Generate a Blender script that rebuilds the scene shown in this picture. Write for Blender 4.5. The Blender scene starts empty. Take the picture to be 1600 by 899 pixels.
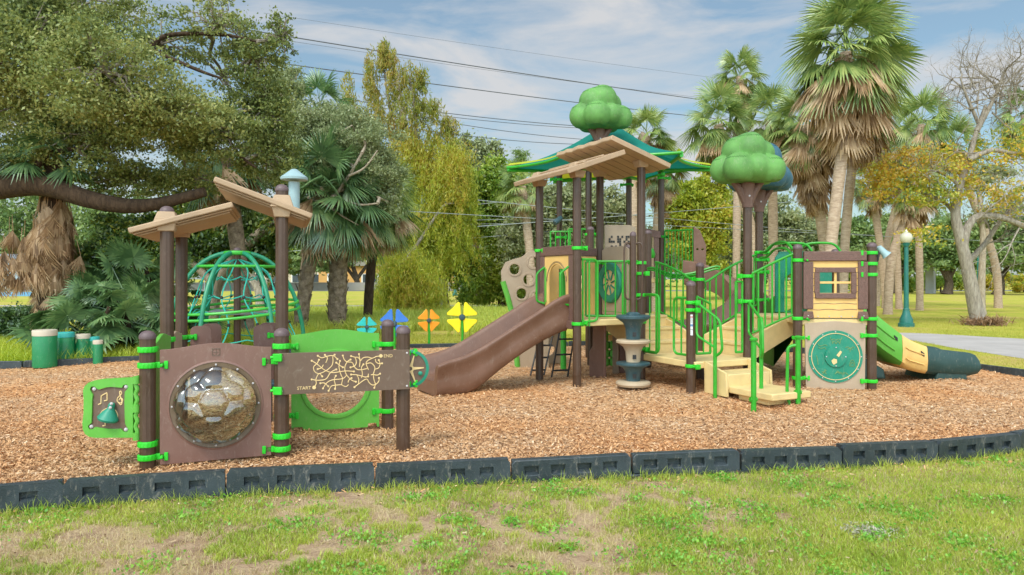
import bpy, bmesh, math, random
import numpy as np
from mathutils import Vector, Matrix, geometry
R = math.radians
random.seed(7); RNG = np.random.default_rng(11)
SC = bpy.context.scene
COL = SC.collection
# ------------------------------------------------------------------ camera
EYE, HY, FP = 1.55, 435.0, 1150.0
cam = bpy.data.cameras.new('camera'); camo = bpy.data.objects.new('camera', cam); COL.objects.link(camo)
camo.location = (0, 0, EYE); camo.rotation_euler = (R(90), 0, 0)
cam.sensor_width = 36; cam.lens = 36 * FP / 1600; cam.shift_y = -14.5 / 1600
cam.clip_start = .1; cam.clip_end = 2000
SC.camera = camo
# ------------------------------------------------------------------ world and sun
SUN_EL, SUN_AZ = 52, 205          # elevation; azimuth clockwise from +Y (behind the camera, a little left)
w = bpy.data.worlds.new('World'); SC.world = w; w.use_nodes = True
nt = w.node_tree; N = nt.nodes; L = nt.links
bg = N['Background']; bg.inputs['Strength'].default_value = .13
sky = N.new('ShaderNodeTexSky'); sky.sky_type = 'NISHITA'; sky.sun_disc = False
sky.sun_elevation = R(SUN_EL); sky.sun_rotation = R(SUN_AZ); sky.air_density = 1.0; sky.dust_density = 1.2; sky.ozone_density = 1.0
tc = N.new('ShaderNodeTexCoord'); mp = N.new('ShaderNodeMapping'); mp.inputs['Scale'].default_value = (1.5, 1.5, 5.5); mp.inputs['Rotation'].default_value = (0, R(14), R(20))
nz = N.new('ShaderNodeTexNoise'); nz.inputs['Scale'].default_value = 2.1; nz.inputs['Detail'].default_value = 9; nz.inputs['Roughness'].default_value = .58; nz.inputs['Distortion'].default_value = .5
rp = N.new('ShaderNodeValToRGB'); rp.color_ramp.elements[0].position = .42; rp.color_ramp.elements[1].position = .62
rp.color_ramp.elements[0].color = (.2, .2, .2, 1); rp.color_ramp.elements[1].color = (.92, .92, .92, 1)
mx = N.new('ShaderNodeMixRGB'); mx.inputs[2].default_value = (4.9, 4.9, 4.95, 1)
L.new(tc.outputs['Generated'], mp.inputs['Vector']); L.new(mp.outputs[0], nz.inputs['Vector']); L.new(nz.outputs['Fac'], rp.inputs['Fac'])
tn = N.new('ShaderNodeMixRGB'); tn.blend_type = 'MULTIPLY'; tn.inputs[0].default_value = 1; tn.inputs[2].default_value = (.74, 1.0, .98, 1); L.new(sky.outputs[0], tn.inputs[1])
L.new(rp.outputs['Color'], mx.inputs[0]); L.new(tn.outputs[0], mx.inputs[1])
# overcast with brightness added behind the camera and cut ahead, to light the scene
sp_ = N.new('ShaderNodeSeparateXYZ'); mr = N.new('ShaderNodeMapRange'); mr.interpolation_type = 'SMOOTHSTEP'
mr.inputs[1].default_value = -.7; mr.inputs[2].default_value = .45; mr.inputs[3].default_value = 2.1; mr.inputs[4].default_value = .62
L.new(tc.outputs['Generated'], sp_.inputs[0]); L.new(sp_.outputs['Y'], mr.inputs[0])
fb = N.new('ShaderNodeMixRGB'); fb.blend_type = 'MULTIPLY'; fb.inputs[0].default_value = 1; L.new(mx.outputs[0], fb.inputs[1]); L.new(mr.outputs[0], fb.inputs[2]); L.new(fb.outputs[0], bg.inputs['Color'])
sl = bpy.data.lights.new('sun', 'SUN'); so = bpy.data.objects.new('sun', sl); COL.objects.link(so)
sl.energy = 1.3; sl.angle = R(18); sl.color = (1, .95, .87)
az = R(SUN_AZ)
sd = Vector((math.sin(az) * math.cos(R(SUN_EL)), math.cos(az) * math.cos(R(SUN_EL)), math.sin(R(SUN_EL))))
so.rotation_euler = sd.to_track_quat('Z', 'Y').to_euler(); so.location = (-8, -12, 30)
SC.view_settings.view_transform = 'Standard'; SC.view_settings.look = 'None'
SC.view_settings.exposure = .82; SC.view_settings.gamma = 1; SC.view_settings.use_curve_mapping = False
# ------------------------------------------------------------------ helpers
def P(px, py, Y): return Vector(((px - 800) * Y / FP, Y, EYE - (py - HY) * Y / FP))
def hexc(h):
    h = h.lstrip('#'); c = [int(h[i:i + 2], 16) / 255 for i in (0, 2, 4)]
    return tuple(x / 12.92 if x <= .04045 else ((x + .055) / 1.055) ** 2.4 for x in c)
ZA = Vector((0, 0, 1)); XA = Vector((1, 0, 0)); YA = Vector((0, 1, 0))
class MB:
    def __init__(s): s.v = []; s.f = []
    def add(s, vs, fs):
        o = len(s.v); s.v += [tuple(p) for p in vs]; s.f += [[i + o for i in f] for f in fs]; return s
    def box(s, c, size, ex=XA, ey=YA, ez=ZA):
        c = Vector(c); ex = Vector(ex) * size[0] / 2; ey = Vector(ey) * size[1] / 2; ez = Vector(ez) * size[2] / 2
        vs = [c + a * ex + b * ey + d * ez for d in (-1, 1) for b in (-1, 1) for a in (-1, 1)]
        return s.add(vs, [(0, 2, 3, 1), (4, 5, 7, 6), (0, 1, 5, 4), (2, 6, 7, 3), (0, 4, 6, 2), (1, 3, 7, 5)])
    def tube(s, pts, r, n=8, closed=False, flute=0, cap=True):
        pts = [Vector(p) for p in pts]; m = len(pts)
        rs = r if isinstance(r, (list, tuple)) else [r] * m
        vs = []; ref = None
        for i, p in enumerate(pts):
            a = pts[(i - 1) % m] if (i or closed) else p; b = pts[(i + 1) % m] if (i < m - 1 or closed) else p
            t = (b - a); t = t.normalized() if t.length > 1e-9 else ZA
            if ref is None: ref = t.orthogonal().normalized() if abs(t.z) < .95 else (XA - t * t.x).normalized()
            ref = (ref - t * ref.dot(t)); ref = ref.normalized() if ref.length > 1e-6 else t.orthogonal().normalized()
            bn = t.cross(ref)
            for k in range(n):
                q = rs[i] * (1 - flute * (k % 4 == 0)); an = 2 * math.pi * k / n
                vs.append(p + (ref * math.cos(an) + bn * math.sin(an)) * q)
        fs = []
        for i in range(m if closed else m - 1):
            j = (i + 1) % m
            for k in range(n): fs.append((i * n + k, i * n + (k + 1) % n, j * n + (k + 1) % n, j * n + k))
        if not closed and cap: fs += [tuple(range(n - 1, -1, -1)), tuple(range((m - 1) * n, m * n))]
        return s.add(vs, fs)
    def lathe(s, prof, c, n=24, ax=ZA, ex=None, teeth=0):
        c = Vector(c); ax = Vector(ax).normalized(); ex = (Vector(ex) if ex else ax.orthogonal()).normalized(); ey = ax.cross(ex)
        vs = []
        for (r, z) in prof:
            for k in range(n):
                q = r * (1 - teeth * (k % 2)); a = 2 * math.pi * k / n
                vs.append(c + ax * z + (ex * math.cos(a) + ey * math.sin(a)) * q)
        fs = []
        for i in range(len(prof) - 1):
            for k in range(n): fs.append((i * n + k, i * n + (k + 1) % n, (i + 1) * n + (k + 1) % n, (i + 1) * n + k))
        loop = prof[0] == prof[-1]
        if prof[0][0] > 1e-4 and not loop: fs.append(tuple(range(n - 1, -1, -1)))
        if prof[-1][0] > 1e-4 and not loop: fs.append(tuple(range((len(prof) - 1) * n, len(prof) * n)))
        return s.add(vs, fs)
    def plate(s, outer, holes, o, ex, ey, t):
        o = Vector(o); ex = Vector(ex).normalized(); ey = Vector(ey).normalized(); en = ex.cross(ey)
        loops = [outer] + list(holes); flat = [p for l in loops for p in l]
        tris = geometry.tessellate_polygon([[Vector((p[0], p[1], 0)) for p in l] for l in loops])
        n = len(flat)
        vs = [o + ex * p[0] + ey * p[1] - en * t / 2 for p in flat] + [o + ex * p[0] + ey * p[1] + en * t / 2 for p in flat]
        fs = []
        for a, b, c in tris: fs.append((a, b, c)); fs.append((c + n, b + n, a + n))
        k = 0
        for l in loops:
            m = len(l)
            for i in range(m): fs.append((k + i, k + (i + 1) % m, n + k + (i + 1) % m, n + k + i))
            k += m
        return s.add(vs, fs)
    def ball(s, c, r, n=20, m=12):
        r = r if isinstance(r, (tuple, list)) else (r, r, r); c = Vector(c)
        vs = [c + Vector((0, 0, -r[2]))]
        for i in range(1, m):
            a = -math.pi / 2 + math.pi * i / m
            for k in range(n): vs.append(c + Vector((r[0] * math.cos(a) * math.cos(2 * math.pi * k / n), r[1] * math.cos(a) * math.sin(2 * math.pi * k / n), r[2] * math.sin(a))))
        vs.append(c + Vector((0, 0, r[2]))); e = len(vs) - 1
        fs = [(0, 1 + (k + 1) % n, 1 + k) for k in range(n)]
        for i in range(m - 2):
            for k in range(n): a = 1 + i * n; fs.append((a + k, a + (k + 1) % n, a + n + (k + 1) % n, a + n + k))
        a = 1 + (m - 2) * n
        fs += [(a + k, a + (k + 1) % n, e) for k in range(n)]
        return s.add(vs, fs)
    def sweep(s, secs, close_ends=True):
        n = len(secs[0]); vs = [p for c in secs for p in c]; fs = []
        for i in range(len(secs) - 1):
            for k in range(n): fs.append((i * n + k, i * n + (k + 1) % n, (i + 1) * n + (k + 1) % n, (i + 1) * n + k))
        m0 = len(vs)
        s.add(vs, fs)
        if close_ends:
            o = len(s.v) - m0
            for base in (0, (len(secs) - 1) * n):
                c = secs[0 if base == 0 else -1]
                s.f.append([o + base + k for k in range(n)])
        return s
    def build(s, name, mat, parent=None, bevel=0, ang=35, seg=2, kind=None):
        me = bpy.data.meshes.new(name)
        off = root_loc(parent) if parent else Vector((0, 0, 0))
        me.from_pydata([(p[0] - off.x, p[1] - off.y, p[2] - off.z) for p in s.v], [], s.f)
        bm = bmesh.new(); bm.from_mesh(me); bmesh.ops.recalc_face_normals(bm, faces=bm.faces); bm.to_mesh(me); bm.free()
        me.polygons.foreach_set('use_smooth', [True] * len(me.polygons)); me.set_sharp_from_angle(angle=R(ang))
        me.materials.append(mat)
        o = bpy.data.objects.new(name, me); COL.objects.link(o)
        if parent: o.parent = parent
        if bevel:
            b = o.modifiers.new('bevel', 'BEVEL'); b.width = bevel; b.segments = seg; b.limit_method = 'ANGLE'; b.angle_limit = R(32); b.harden_normals = False
        if kind: o['kind'] = kind
        return o
def root_loc(o):
    while o.parent: o = o.parent
    return Vector(o.location)
def thing(name, label, cat, loc, group=None):
    o = bpy.data.objects.new(name, None); COL.objects.link(o); o.location = loc; o.empty_display_size = .2
    tag(o, label, cat, group); return o
def tag(o, label=None, cat=None, group=None, kind=None):
    if label: o['label'] = label
    if cat: o['category'] = cat
    if group: o['group'] = group
    if kind: o['kind'] = kind
    return o
def npmesh(name, V, F, mat, parent=None, smooth=False):
    """V (n,3) world, F (m,4) quads"""
    me = bpy.data.meshes.new(name); off = root_loc(parent) if parent else Vector((0, 0, 0))
    V = np.asarray(V, np.float32) - np.array(off, np.float32); F = np.asarray(F, np.int32)
    me.vertices.add(len(V)); me.vertices.foreach_set('co', V.ravel())
    me.loops.add(F.size); me.loops.foreach_set('vertex_index', F.ravel())
    me.polygons.add(len(F)); me.polygons.foreach_set('loop_start', np.arange(len(F), dtype=np.int32) * 4)
    me.polygons.foreach_set('use_smooth', np.full(len(F), smooth))
    me.update(calc_edges=True); me.materials.append(mat)
    o = bpy.data.objects.new(name, me); COL.objects.link(o)
    if parent: o.parent = parent
    return o
def fillet(pts, r, n=4, closed=False):
    pts = [Vector(p) for p in pts]; out = []; m = len(pts)
    for i, p in enumerate(pts):
        if not closed and i in (0, m - 1): out.append(p); continue
        a, b = pts[(i - 1) % m], pts[(i + 1) % m]
        da, db = (a - p), (b - p); q = min(r, da.length * .48, db.length * .48)
        s, e = p + da.normalized() * q, p + db.normalized() * q
        for k in range(n + 1):
            t = k / n; out.append(s * (1 - t) ** 2 + p * 2 * t * (1 - t) + e * t * t)
    return out
def spline(pts, n=6):
    pts = [Vector(p) for p in pts]; out = []
    for i in range(len(pts) - 1):
        p0 = pts[max(i - 1, 0)]; p1 = pts[i]; p2 = pts[i + 1]; p3 = pts[min(i + 2, len(pts) - 1)]
        for k in range(n):
            t = k / n
            out.append(.5 * ((2 * p1) + (p2 - p0) * t + (2 * p0 - 5 * p1 + 4 * p2 - p3) * t * t + (3 * p1 - p0 - 3 * p2 + p3) * t ** 3))
    return out + [pts[-1]]
def circ(cx, cy, r, n=40, ry=None): return [(cx + r * math.cos(2 * math.pi * k / n), cy + (ry or r) * math.sin(2 * math.pi * k / n)) for k in range(n)]
def rrect(x0, y0, x1, y1, r, n=5):
    o = []
    for cx, cy, a in ((x1 - r, y1 - r, 0), (x0 + r, y1 - r, 90), (x0 + r, y0 + r, 180), (x1 - r, y0 + r, 270)):
        o += [(cx + r * math.cos(R(a + 90 * k / n)), cy + r * math.sin(R(a + 90 * k / n))) for k in range(n + 1)]
    return o
# ------------------------------------------------------------------ materials
def newmat(name):
    m = bpy.data.materials.new(name); m.use_nodes = True; return m, m.node_tree.nodes, m.node_tree.links
def nd(Ns, t, **k):
    n = Ns.new('ShaderNode' + t)
    for a, b in k.items(): setattr(n, a, b)
    return n
def ramp(Ns, stops):
    r = nd(Ns, 'ValToRGB'); e = r.color_ramp.elements
    while len(e) < len(stops): e.new(.5)
    for q, (p, c) in zip(e, stops): q.position = p; q.color = (*c, 1) if len(c) == 3 else c
    return r
def plastic(name, col, rough=.42, var=.16, scale=6, bump=.0, bscale=200, spec=.5, wear=.3):
    m, Ns, Ls = newmat(name); b = Ns['Principled BSDF']
    c = hexc(col) if isinstance(col, str) else col
    t = nd(Ns, 'TexCoord'); n = nd(Ns, 'TexNoise'); n.inputs['Scale'].default_value = scale; n.inputs['Detail'].default_value = 7; n.inputs['Roughness'].default_value = .65
    Ls.new(t.outputs['Object'], n.inputs['Vector'])
    lo = tuple(x * (1 - var) for x in c); hi = tuple(min(1, x * (1 + var) + .012) for x in c)
    r = ramp(Ns, [(.3, lo), (.7, hi)]); Ls.new(n.outputs['Fac'], r.inputs['Fac']); Ls.new(r.outputs['Color'], b.inputs['Base Color'])
    if wear:      # scuffs and dust with shapes of their own
        mp = nd(Ns, 'Mapping'); mp.inputs['Scale'].default_value = (5, 5, 2.2); mp.inputs['Rotation'].default_value = (.3, .5, .7); Ls.new(t.outputs['Object'], mp.inputs[0])
        sn = nd(Ns, 'TexNoise'); sn.inputs['Scale'].default_value = 3.5; sn.inputs['Detail'].default_value = 12; sn.inputs['Roughness'].default_value = .78; sn.inputs['Distortion'].default_value = 1.4; Ls.new(mp.outputs[0], sn.inputs['Vector'])
        sr = ramp(Ns, [(.54, (0, 0, 0)), (.74, (wear, wear, wear))]); Ls.new(sn.outputs['Fac'], sr.inputs['Fac'])
        wm = nd(Ns, 'MixRGB'); wm.inputs[2].default_value = (.5, .43, .34, 1); Ls.new(sr.outputs['Color'], wm.inputs[0]); Ls.new(r.outputs['Color'], wm.inputs[1]); Ls.new(wm.outputs[0], b.inputs['Base Color'])
    rr = ramp(Ns, [(.3, (rough - .1,) * 3), (.7, (min(1, rough + .14),) * 3)]); Ls.new(n.outputs['Fac'], rr.inputs['Fac']); Ls.new(rr.outputs['Color'], b.inputs['Roughness'])
    b.inputs['Specular IOR Level'].default_value = spec
    if bump:
        n2 = nd(Ns, 'TexNoise'); n2.inputs['Scale'].default_value = bscale; n2.inputs['Detail'].default_value = 3; Ls.new(t.outputs['Object'], n2.inputs['Vector'])
        bp = nd(Ns, 'Bump'); bp.inputs['Strength'].default_value = bump; bp.inputs['Distance'].default_value = .01
        Ls.new(n2.outputs['Fac'], bp.inputs['Height']); Ls.new(bp.outputs[0], b.inputs['Normal'])
    return m
def woodgrain(name, col, dark, axis='X', sc=9):
    m, Ns, Ls = newmat(name); b = Ns['Principled BSDF']; c, d = hexc(col), hexc(dark)
    t = nd(Ns, 'TexCoord'); mp = nd(Ns, 'Mapping'); mp.inputs['Scale'].default_value = (1, 1, 6) if axis == 'X' else (6, 6, 1)
    n = nd(Ns, 'TexNoise'); n.inputs['Scale'].default_value = sc; n.inputs['Detail'].default_value = 2; n.inputs['Distortion'].default_value = .8
    Ls.new(t.outputs['Object'], mp.inputs[0]); Ls.new(mp.outputs[0], n.inputs['Vector'])
    mt = nd(Ns, 'Math', operation='PINGPONG'); mt.inputs[1].default_value = .06; Ls.new(n.outputs['Fac'], mt.inputs[0])
    m2 = nd(Ns, 'Math', operation='MULTIPLY'); m2.inputs[1].default_value = 16; Ls.new(mt.outputs[0], m2.inputs[0])
    r = ramp(Ns, [(0, d), (.45, c), (1, tuple(x * 1.12 for x in c))]); Ls.new(m2.outputs[0], r.inputs['Fac']); Ls.new(r.outputs['Color'], b.inputs['Base Color'])
    bp = nd(Ns, 'Bump'); bp.inputs['Strength'].default_value = .5; bp.inputs['Distance'].default_value = .006; Ls.new(m2.outputs[0], bp.inputs['Height']); Ls.new(bp.outputs[0], b.inputs['Normal'])
    b.inputs['Roughness'].default_value = .5; return m
def leafmat(name, cols, trans=.35, gloss=.06, posscale=.6):
    """cols: 3 or 4 hex, picked per leaf and per bough"""
    m, Ns, Ls = newmat(name); Ns.remove(Ns['Principled BSDF']); out = Ns['Material Output']
    g = nd(Ns, 'NewGeometry'); n = nd(Ns, 'TexNoise'); n.inputs['Scale'].default_value = posscale; n.inputs['Detail'].default_value = 3
    Ls.new(g.outputs['Position'], n.inputs['Vector'])
    a = nd(Ns, 'Math', operation='MULTIPLY'); a.inputs[1].default_value = .62; Ls.new(g.outputs['Random Per Island'], a.inputs[0])
    b = nd(Ns, 'Math', operation='MULTIPLY_ADD'); b.inputs[1].default_value = 1.3; b.inputs[2].default_value = -.46; Ls.new(n.outputs['Fac'], b.inputs[0])
    c = nd(Ns, 'Math', operation='ADD'); Ls.new(a.outputs[0], c.inputs[0]); Ls.new(b.outputs[0], c.inputs[1])
    k = len(cols); r = ramp(Ns, [(.08 + .84 * i / (k - 1), hexc(h)) for i, h in enumerate(cols)]); Ls.new(c.outputs[0], r.inputs['Fac'])
    d = nd(Ns, 'BsdfDiffuse'); t = nd(Ns, 'BsdfTranslucent'); gl = nd(Ns, 'BsdfGlossy'); gl.inputs['Roughness'].default_value = .45; gl.inputs['Color'].default_value = (.8, .85, .8, 1)
    Ls.new(r.outputs['Color'], d.inputs['Color']); Ls.new(r.outputs['Color'], t.inputs['Color'])
    m1 = nd(Ns, 'MixShader'); m1.inputs[0].default_value = trans; Ls.new(d.outputs[0], m1.inputs[1]); Ls.new(t.outputs[0], m1.inputs[2])
    m2 = nd(Ns, 'MixShader'); m2.inputs[0].default_value = gloss; Ls.new(m1.outputs[0], m2.inputs[1]); Ls.new(gl.outputs[0], m2.inputs[2])
    Ls.new(m2.outputs[0], out.inputs['Surface']); return m
def barkmat(name, c1, c2, c3, scale=(9, 9, 2), rough=.9, bump=.8):
    m, Ns, Ls = newmat(name); b = Ns['Principled BSDF']; t = nd(Ns, 'TexCoord'); mp = nd(Ns, 'Mapping'); mp.inputs['Scale'].default_value = scale
    n = nd(Ns, 'TexNoise'); n.inputs['Scale'].default_value = 1.6; n.inputs['Detail'].default_value = 10; n.inputs['Roughness'].default_value = .7
    Ls.new(t.outputs['Object'], mp.inputs[0]); Ls.new(mp.outputs[0], n.inputs['Vector'])
    r = ramp(Ns, [(.3, hexc(c1)), (.5, hexc(c2)), (.7, hexc(c3))]); Ls.new(n.outputs['Fac'], r.inputs['Fac']); Ls.new(r.outputs['Color'], b.inputs['Base Color'])
    bp = nd(Ns, 'Bump'); bp.inputs['Strength'].default_value = bump; bp.inputs['Distance'].default_value = .05; Ls.new(n.outputs['Fac'], bp.inputs['Height']); Ls.new(bp.outputs[0], b.inputs['Normal'])
    b.inputs['Roughness'].default_value = rough; b.inputs['Specular IOR Level'].default_value = .2; return m
M = {}
M['post'] = plastic('post_brown', '#48311f', .4, .12, 4, wear=.14)
M['cap'] = plastic('cap_brown', '#5d4a4a', .5, .15, 20)
M['brown'] = plastic('panel_brown', '#79574a', .5, .08, 3, .12, 400)
M['dkbrown'] = plastic('maze_brown', '#66503f', .5, .08, 3, .1, 400)
M['slide'] = plastic('slide_brown', '#73523f', .36, .12, 2.5, .05, 60)
M['clamp'] = plastic('clamp_green', '#1fbc19', .42, .1, 10)
M['rail'] = plastic('rail_green', '#27981a', .38, .12, 5)
M['green'] = plastic('panel_green', '#58a534', .48, .08, 3, .1, 400)
M['tan'] = plastic('panel_tan', '#a8937a', .55, .08, 3, .12, 300)
M['roof'] = plastic('roof_tan', '#a98d6e', .62, .14, 3, .25, 60)
M['yellow'] = plastic('siding_yellow', '#dcb166', .55, .1, 4, .1, 200)
M['beige'] = plastic('step_beige', '#d6bb80', .6, .1, 5, .2, 300)
M['teal'] = plastic('spinner_teal', '#0d7e62', .42, .12, 5)
M['dteal'] = plastic('slide_teal', '#163b37', .45, .12, 3)
M['pod'] = plastic('pod_teal', '#2c4a50', .45, .12, 6)
M['podtan'] = plastic('pod_tan', '#b5a083', .55, .1, 6)
M['cream'] = plastic('engraved_cream', '#dcbd83', .6, .08, 10)
M['steel'] = plastic('bolt_steel', '#b9b2b0', .3, .05, 10)
M['black'] = plastic('black_plastic', '#1d1d1c', .55, .2, 6)
M['wood'] = woodgrain('frame_wood_horizontal', '#74564a', '#4e382f', 'X')
M['woodv'] = woodgrain('frame_wood_vertical', '#74564a', '#4e382f', 'Z')
M['foam'] = plastic('tree_foam_green', '#578a3e', .62, .34, 2.6, .15, 60, wear=.4)
M['foamteal'] = plastic('tree_foam_teal', '#2a5c6c', .6, .18, 2.2)
M['treetrunk'] = plastic('play_trunk_brown', '#6b4d3f', .6, .12, 6)
M['bluegrey'] = plastic('vent_grey', '#8fa9ab', .5, .06, 6)
M['white'] = plastic('white_paint', '#dedede', .5, .04, 6)
M['red'] = plastic('sticker_red', '#c05a50', .5, .04, 6)
M['blue'] = plastic('sticker_blue', '#5f83a8', .5, .04, 6)
M['grey'] = plastic('rope_grey', '#93999a', .6, .1, 6)
M['rope'] = plastic('rope_turquoise', '#1fa690', .6, .1, 30)
M['dome'] = plastic('dome_green', '#0b7d57', .38, .12, 3)
M['domelight'] = plastic('dome_light_green', '#36a832', .38, .1, 3)
M['timber'] = plastic('timber_black', '#2a3438', .42, .3, 3, .3, 120, wear=.5)
M['lamp'] = plastic('lamp_green', '#0c6357', .4, .1, 4)
def clothmat(name, col):
    m, Ns, Ls = newmat(name); b = Ns['Principled BSDF']; b.inputs['Base Color'].default_value = (*hexc(col), 1); b.inputs['Roughness'].default_value = .8
    t = nd(Ns, 'BsdfTranslucent'); t.inputs['Color'].default_value = (*hexc(col), 1); mx = nd(Ns, 'MixShader'); mx.inputs[0].default_value = .35
    Ls.new(b.outputs[0], mx.inputs[1]); Ls.new(t.outputs[0], mx.inputs[2]); Ls.new(mx.outputs[0], Ns['Material Output'].inputs['Surface'])
    v = nd(Ns, 'TexNoise'); v.inputs['Scale'].default_value = 3; rr = ramp(Ns, [(.3, tuple(x * .85 for x in hexc(col))), (.7, tuple(min(1, x * 1.1) for x in hexc(col)))])
    Ls.new(v.outputs['Fac'], rr.inputs['Fac']); Ls.new(rr.outputs['Color'], b.inputs['Base Color']); return m
M['sail'] = clothmat('sail_teal', '#0c8577'); M['sailyellow'] = clothmat('sail_yellow', '#c4c432'); M['greycloth'] = clothmat('net_grey', '#9aa3a8')
def clearmat():
    m, Ns, Ls = newmat('clear_bubble'); Ns.remove(Ns['Principled BSDF'])
    tr = nd(Ns, 'BsdfTransparent'); tr.inputs['Color'].default_value = (.56, .68, .6, 1); gl = nd(Ns, 'BsdfGlossy'); gl.inputs['Roughness'].default_value = .11
    fr = nd(Ns, 'Fresnel'); fr.inputs['IOR'].default_value = 2.2
    mx = nd(Ns, 'MixShader'); Ls.new(fr.outputs[0], mx.inputs[0]); Ls.new(tr.outputs[0], mx.inputs[1]); Ls.new(gl.outputs[0], mx.inputs[2]); Ls.new(mx.outputs[0], Ns['Material Output'].inputs['Surface'])
    return m
M['clear'] = clearmat()
M['frameglow'] = plastic('bubble_flange', '#6f5b46', .3, .1, 4)
# ------------------------------------------------------------------ ground
def vnoise(x, y, s, seed):
    g = np.random.default_rng(seed).random((256, 256)); x = np.asarray(x) / s + 1000; y = np.asarray(y) / s + 1000
    i = np.floor(x).astype(int); j = np.floor(y).astype(int); fx = x - i; fy = y - j; fx = fx * fx * (3 - 2 * fx); fy = fy * fy * (3 - 2 * fy)
    q = lambda a, b: g[a % 256, b % 256]
    return (q(i, j) * (1 - fx) + q(i + 1, j) * fx) * (1 - fy) + (q(i, j + 1) * (1 - fx) + q(i + 1, j + 1) * fx) * fy
GZ = -.07
def lawnmat():
    m, Ns, Ls = newmat('lawn'); b = Ns['Principled BSDF']; b.inputs['Roughness'].default_value = .95; b.inputs['Specular IOR Level'].default_value = .1
    g = nd(Ns, 'NewGeometry'); sx = nd(Ns, 'SeparateXYZ'); Ls.new(g.outputs['Position'], sx.inputs[0])
    def noise(s, d=6, ro=.6):
        n = nd(Ns, 'TexNoise'); n.inputs['Scale'].default_value = s; n.inputs['Detail'].default_value = d; n.inputs['Roughness'].default_value = ro; Ls.new(g.outputs['Position'], n.inputs['Vector']); return n.outputs['Fac']
    far = ramp(Ns, [(.36, hexc('#a0a640')), (.5, hexc('#bab64c')), (.64, hexc('#c4ac64'))]); Ls.new(noise(.32, 8), far.inputs['Fac'])
    fine = ramp(Ns, [(.3, (.6,) * 3), (.7, (1.12,) * 3)]); Ls.new(noise(9, 6, .8), fine.inputs['Fac'])
    fm = nd(Ns, 'MixRGB', blend_type='MULTIPLY'); fm.inputs[0].default_value = .8; Ls.new(far.outputs[0], fm.inputs[1]); Ls.new(fine.outputs[0], fm.inputs[2])
    near = ramp(Ns, [(.3, hexc('#6f5a48')), (.42, hexc('#a98d73')), (.52, hexc('#c0a687')), (.62, hexc('#b3a56e')), (.75, hexc('#a0a950'))]); Ls.new(noise(2.2, 12, .78), near.inputs['Fac'])
    sp = ramp(Ns, [(.3, (.5, .47, .44)), (.6, (1.1, 1.08, 1.04))]); Ls.new(noise(55, 6, .85), sp.inputs['Fac'])
    nm = nd(Ns, 'MixRGB', blend_type='MULTIPLY'); nm.inputs[0].default_value = .85; Ls.new(near.outputs[0], nm.inputs[1]); Ls.new(sp.outputs[0], nm.inputs[2])
    f = nd(Ns, 'MapRange'); f.inputs[1].default_value = 7.5; f.inputs[2].default_value = 10.5; Ls.new(sx.outputs['Y'], f.inputs[0])
    mx = nd(Ns, 'MixRGB'); Ls.new(f.outputs[0], mx.inputs[0]); Ls.new(nm.outputs[0], mx.inputs[1]); Ls.new(fm.outputs[0], mx.inputs[2]); Ls.new(mx.outputs[0], b.inputs['Base Color'])
    bp = nd(Ns, 'Bump'); bp.inputs['Strength'].default_value = .7; bp.inputs['Distance'].default_value = .03; Ls.new(noise(40, 5, .8), bp.inputs['Height']); Ls.new(bp.outputs[0], b.inputs['Normal'])
    return m
g = MB().box((0, 300, GZ - .25), (1400, 1400, .5)).build('ground', lawnmat()); tag(g, kind='structure')
FRONT = [(-10.5, 1.8), (-6.6, 3.7), (-5.4, 4.25), (-4.25, 4.78)] + [(-3.17, 5.22), (-2.12, 5.47), (-1.06, 5.69), (-.015, 5.86), (.965, 6.0), (1.885, 6.14), (2.79, 6.29), (3.72, 6.5), (4.66, 6.82), (5.6, 7.3), (6.45, 7.95)]
BACK = [(8.35, 11.5), (7.9, 12.65), (7.35, 13.7), (6.75, 14.75), (5.95, 15.7), (4.9, 16.45), (3.75, 16.95), (2.55, 17.15), (1.3, 17.1), (.1, 16.95), (-1.1, 16.7), (-2.3, 16.45), (-3.45, 16.0), (-4.55, 15.45), (-5.6, 14.9), (-6.6, 14.2), (-7.6, 13.55), (-8.7, 13.1), (-9.9, 12.9), (-11.1, 12.8)]
MULCH = FRONT + [(7.3, 8.8), (8.0, 9.9), (8.4, 10.8)] + BACK + [(-12.5, 11), (-12.5, 4)]
def inside(x, y, poly):
    x = np.asarray(x); y = np.asarray(y); c = np.zeros(x.shape, bool); n = len(poly)
    for i in range(n):
        x0, y0 = poly[i]; x1, y1 = poly[(i + 1) % n]
        if y0 == y1: continue
        c ^= ((y0 > y) != (y1 > y)) & (x < (x1 - x0) * (y - y0) / (y1 - y0) + x0)
    return c
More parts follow.
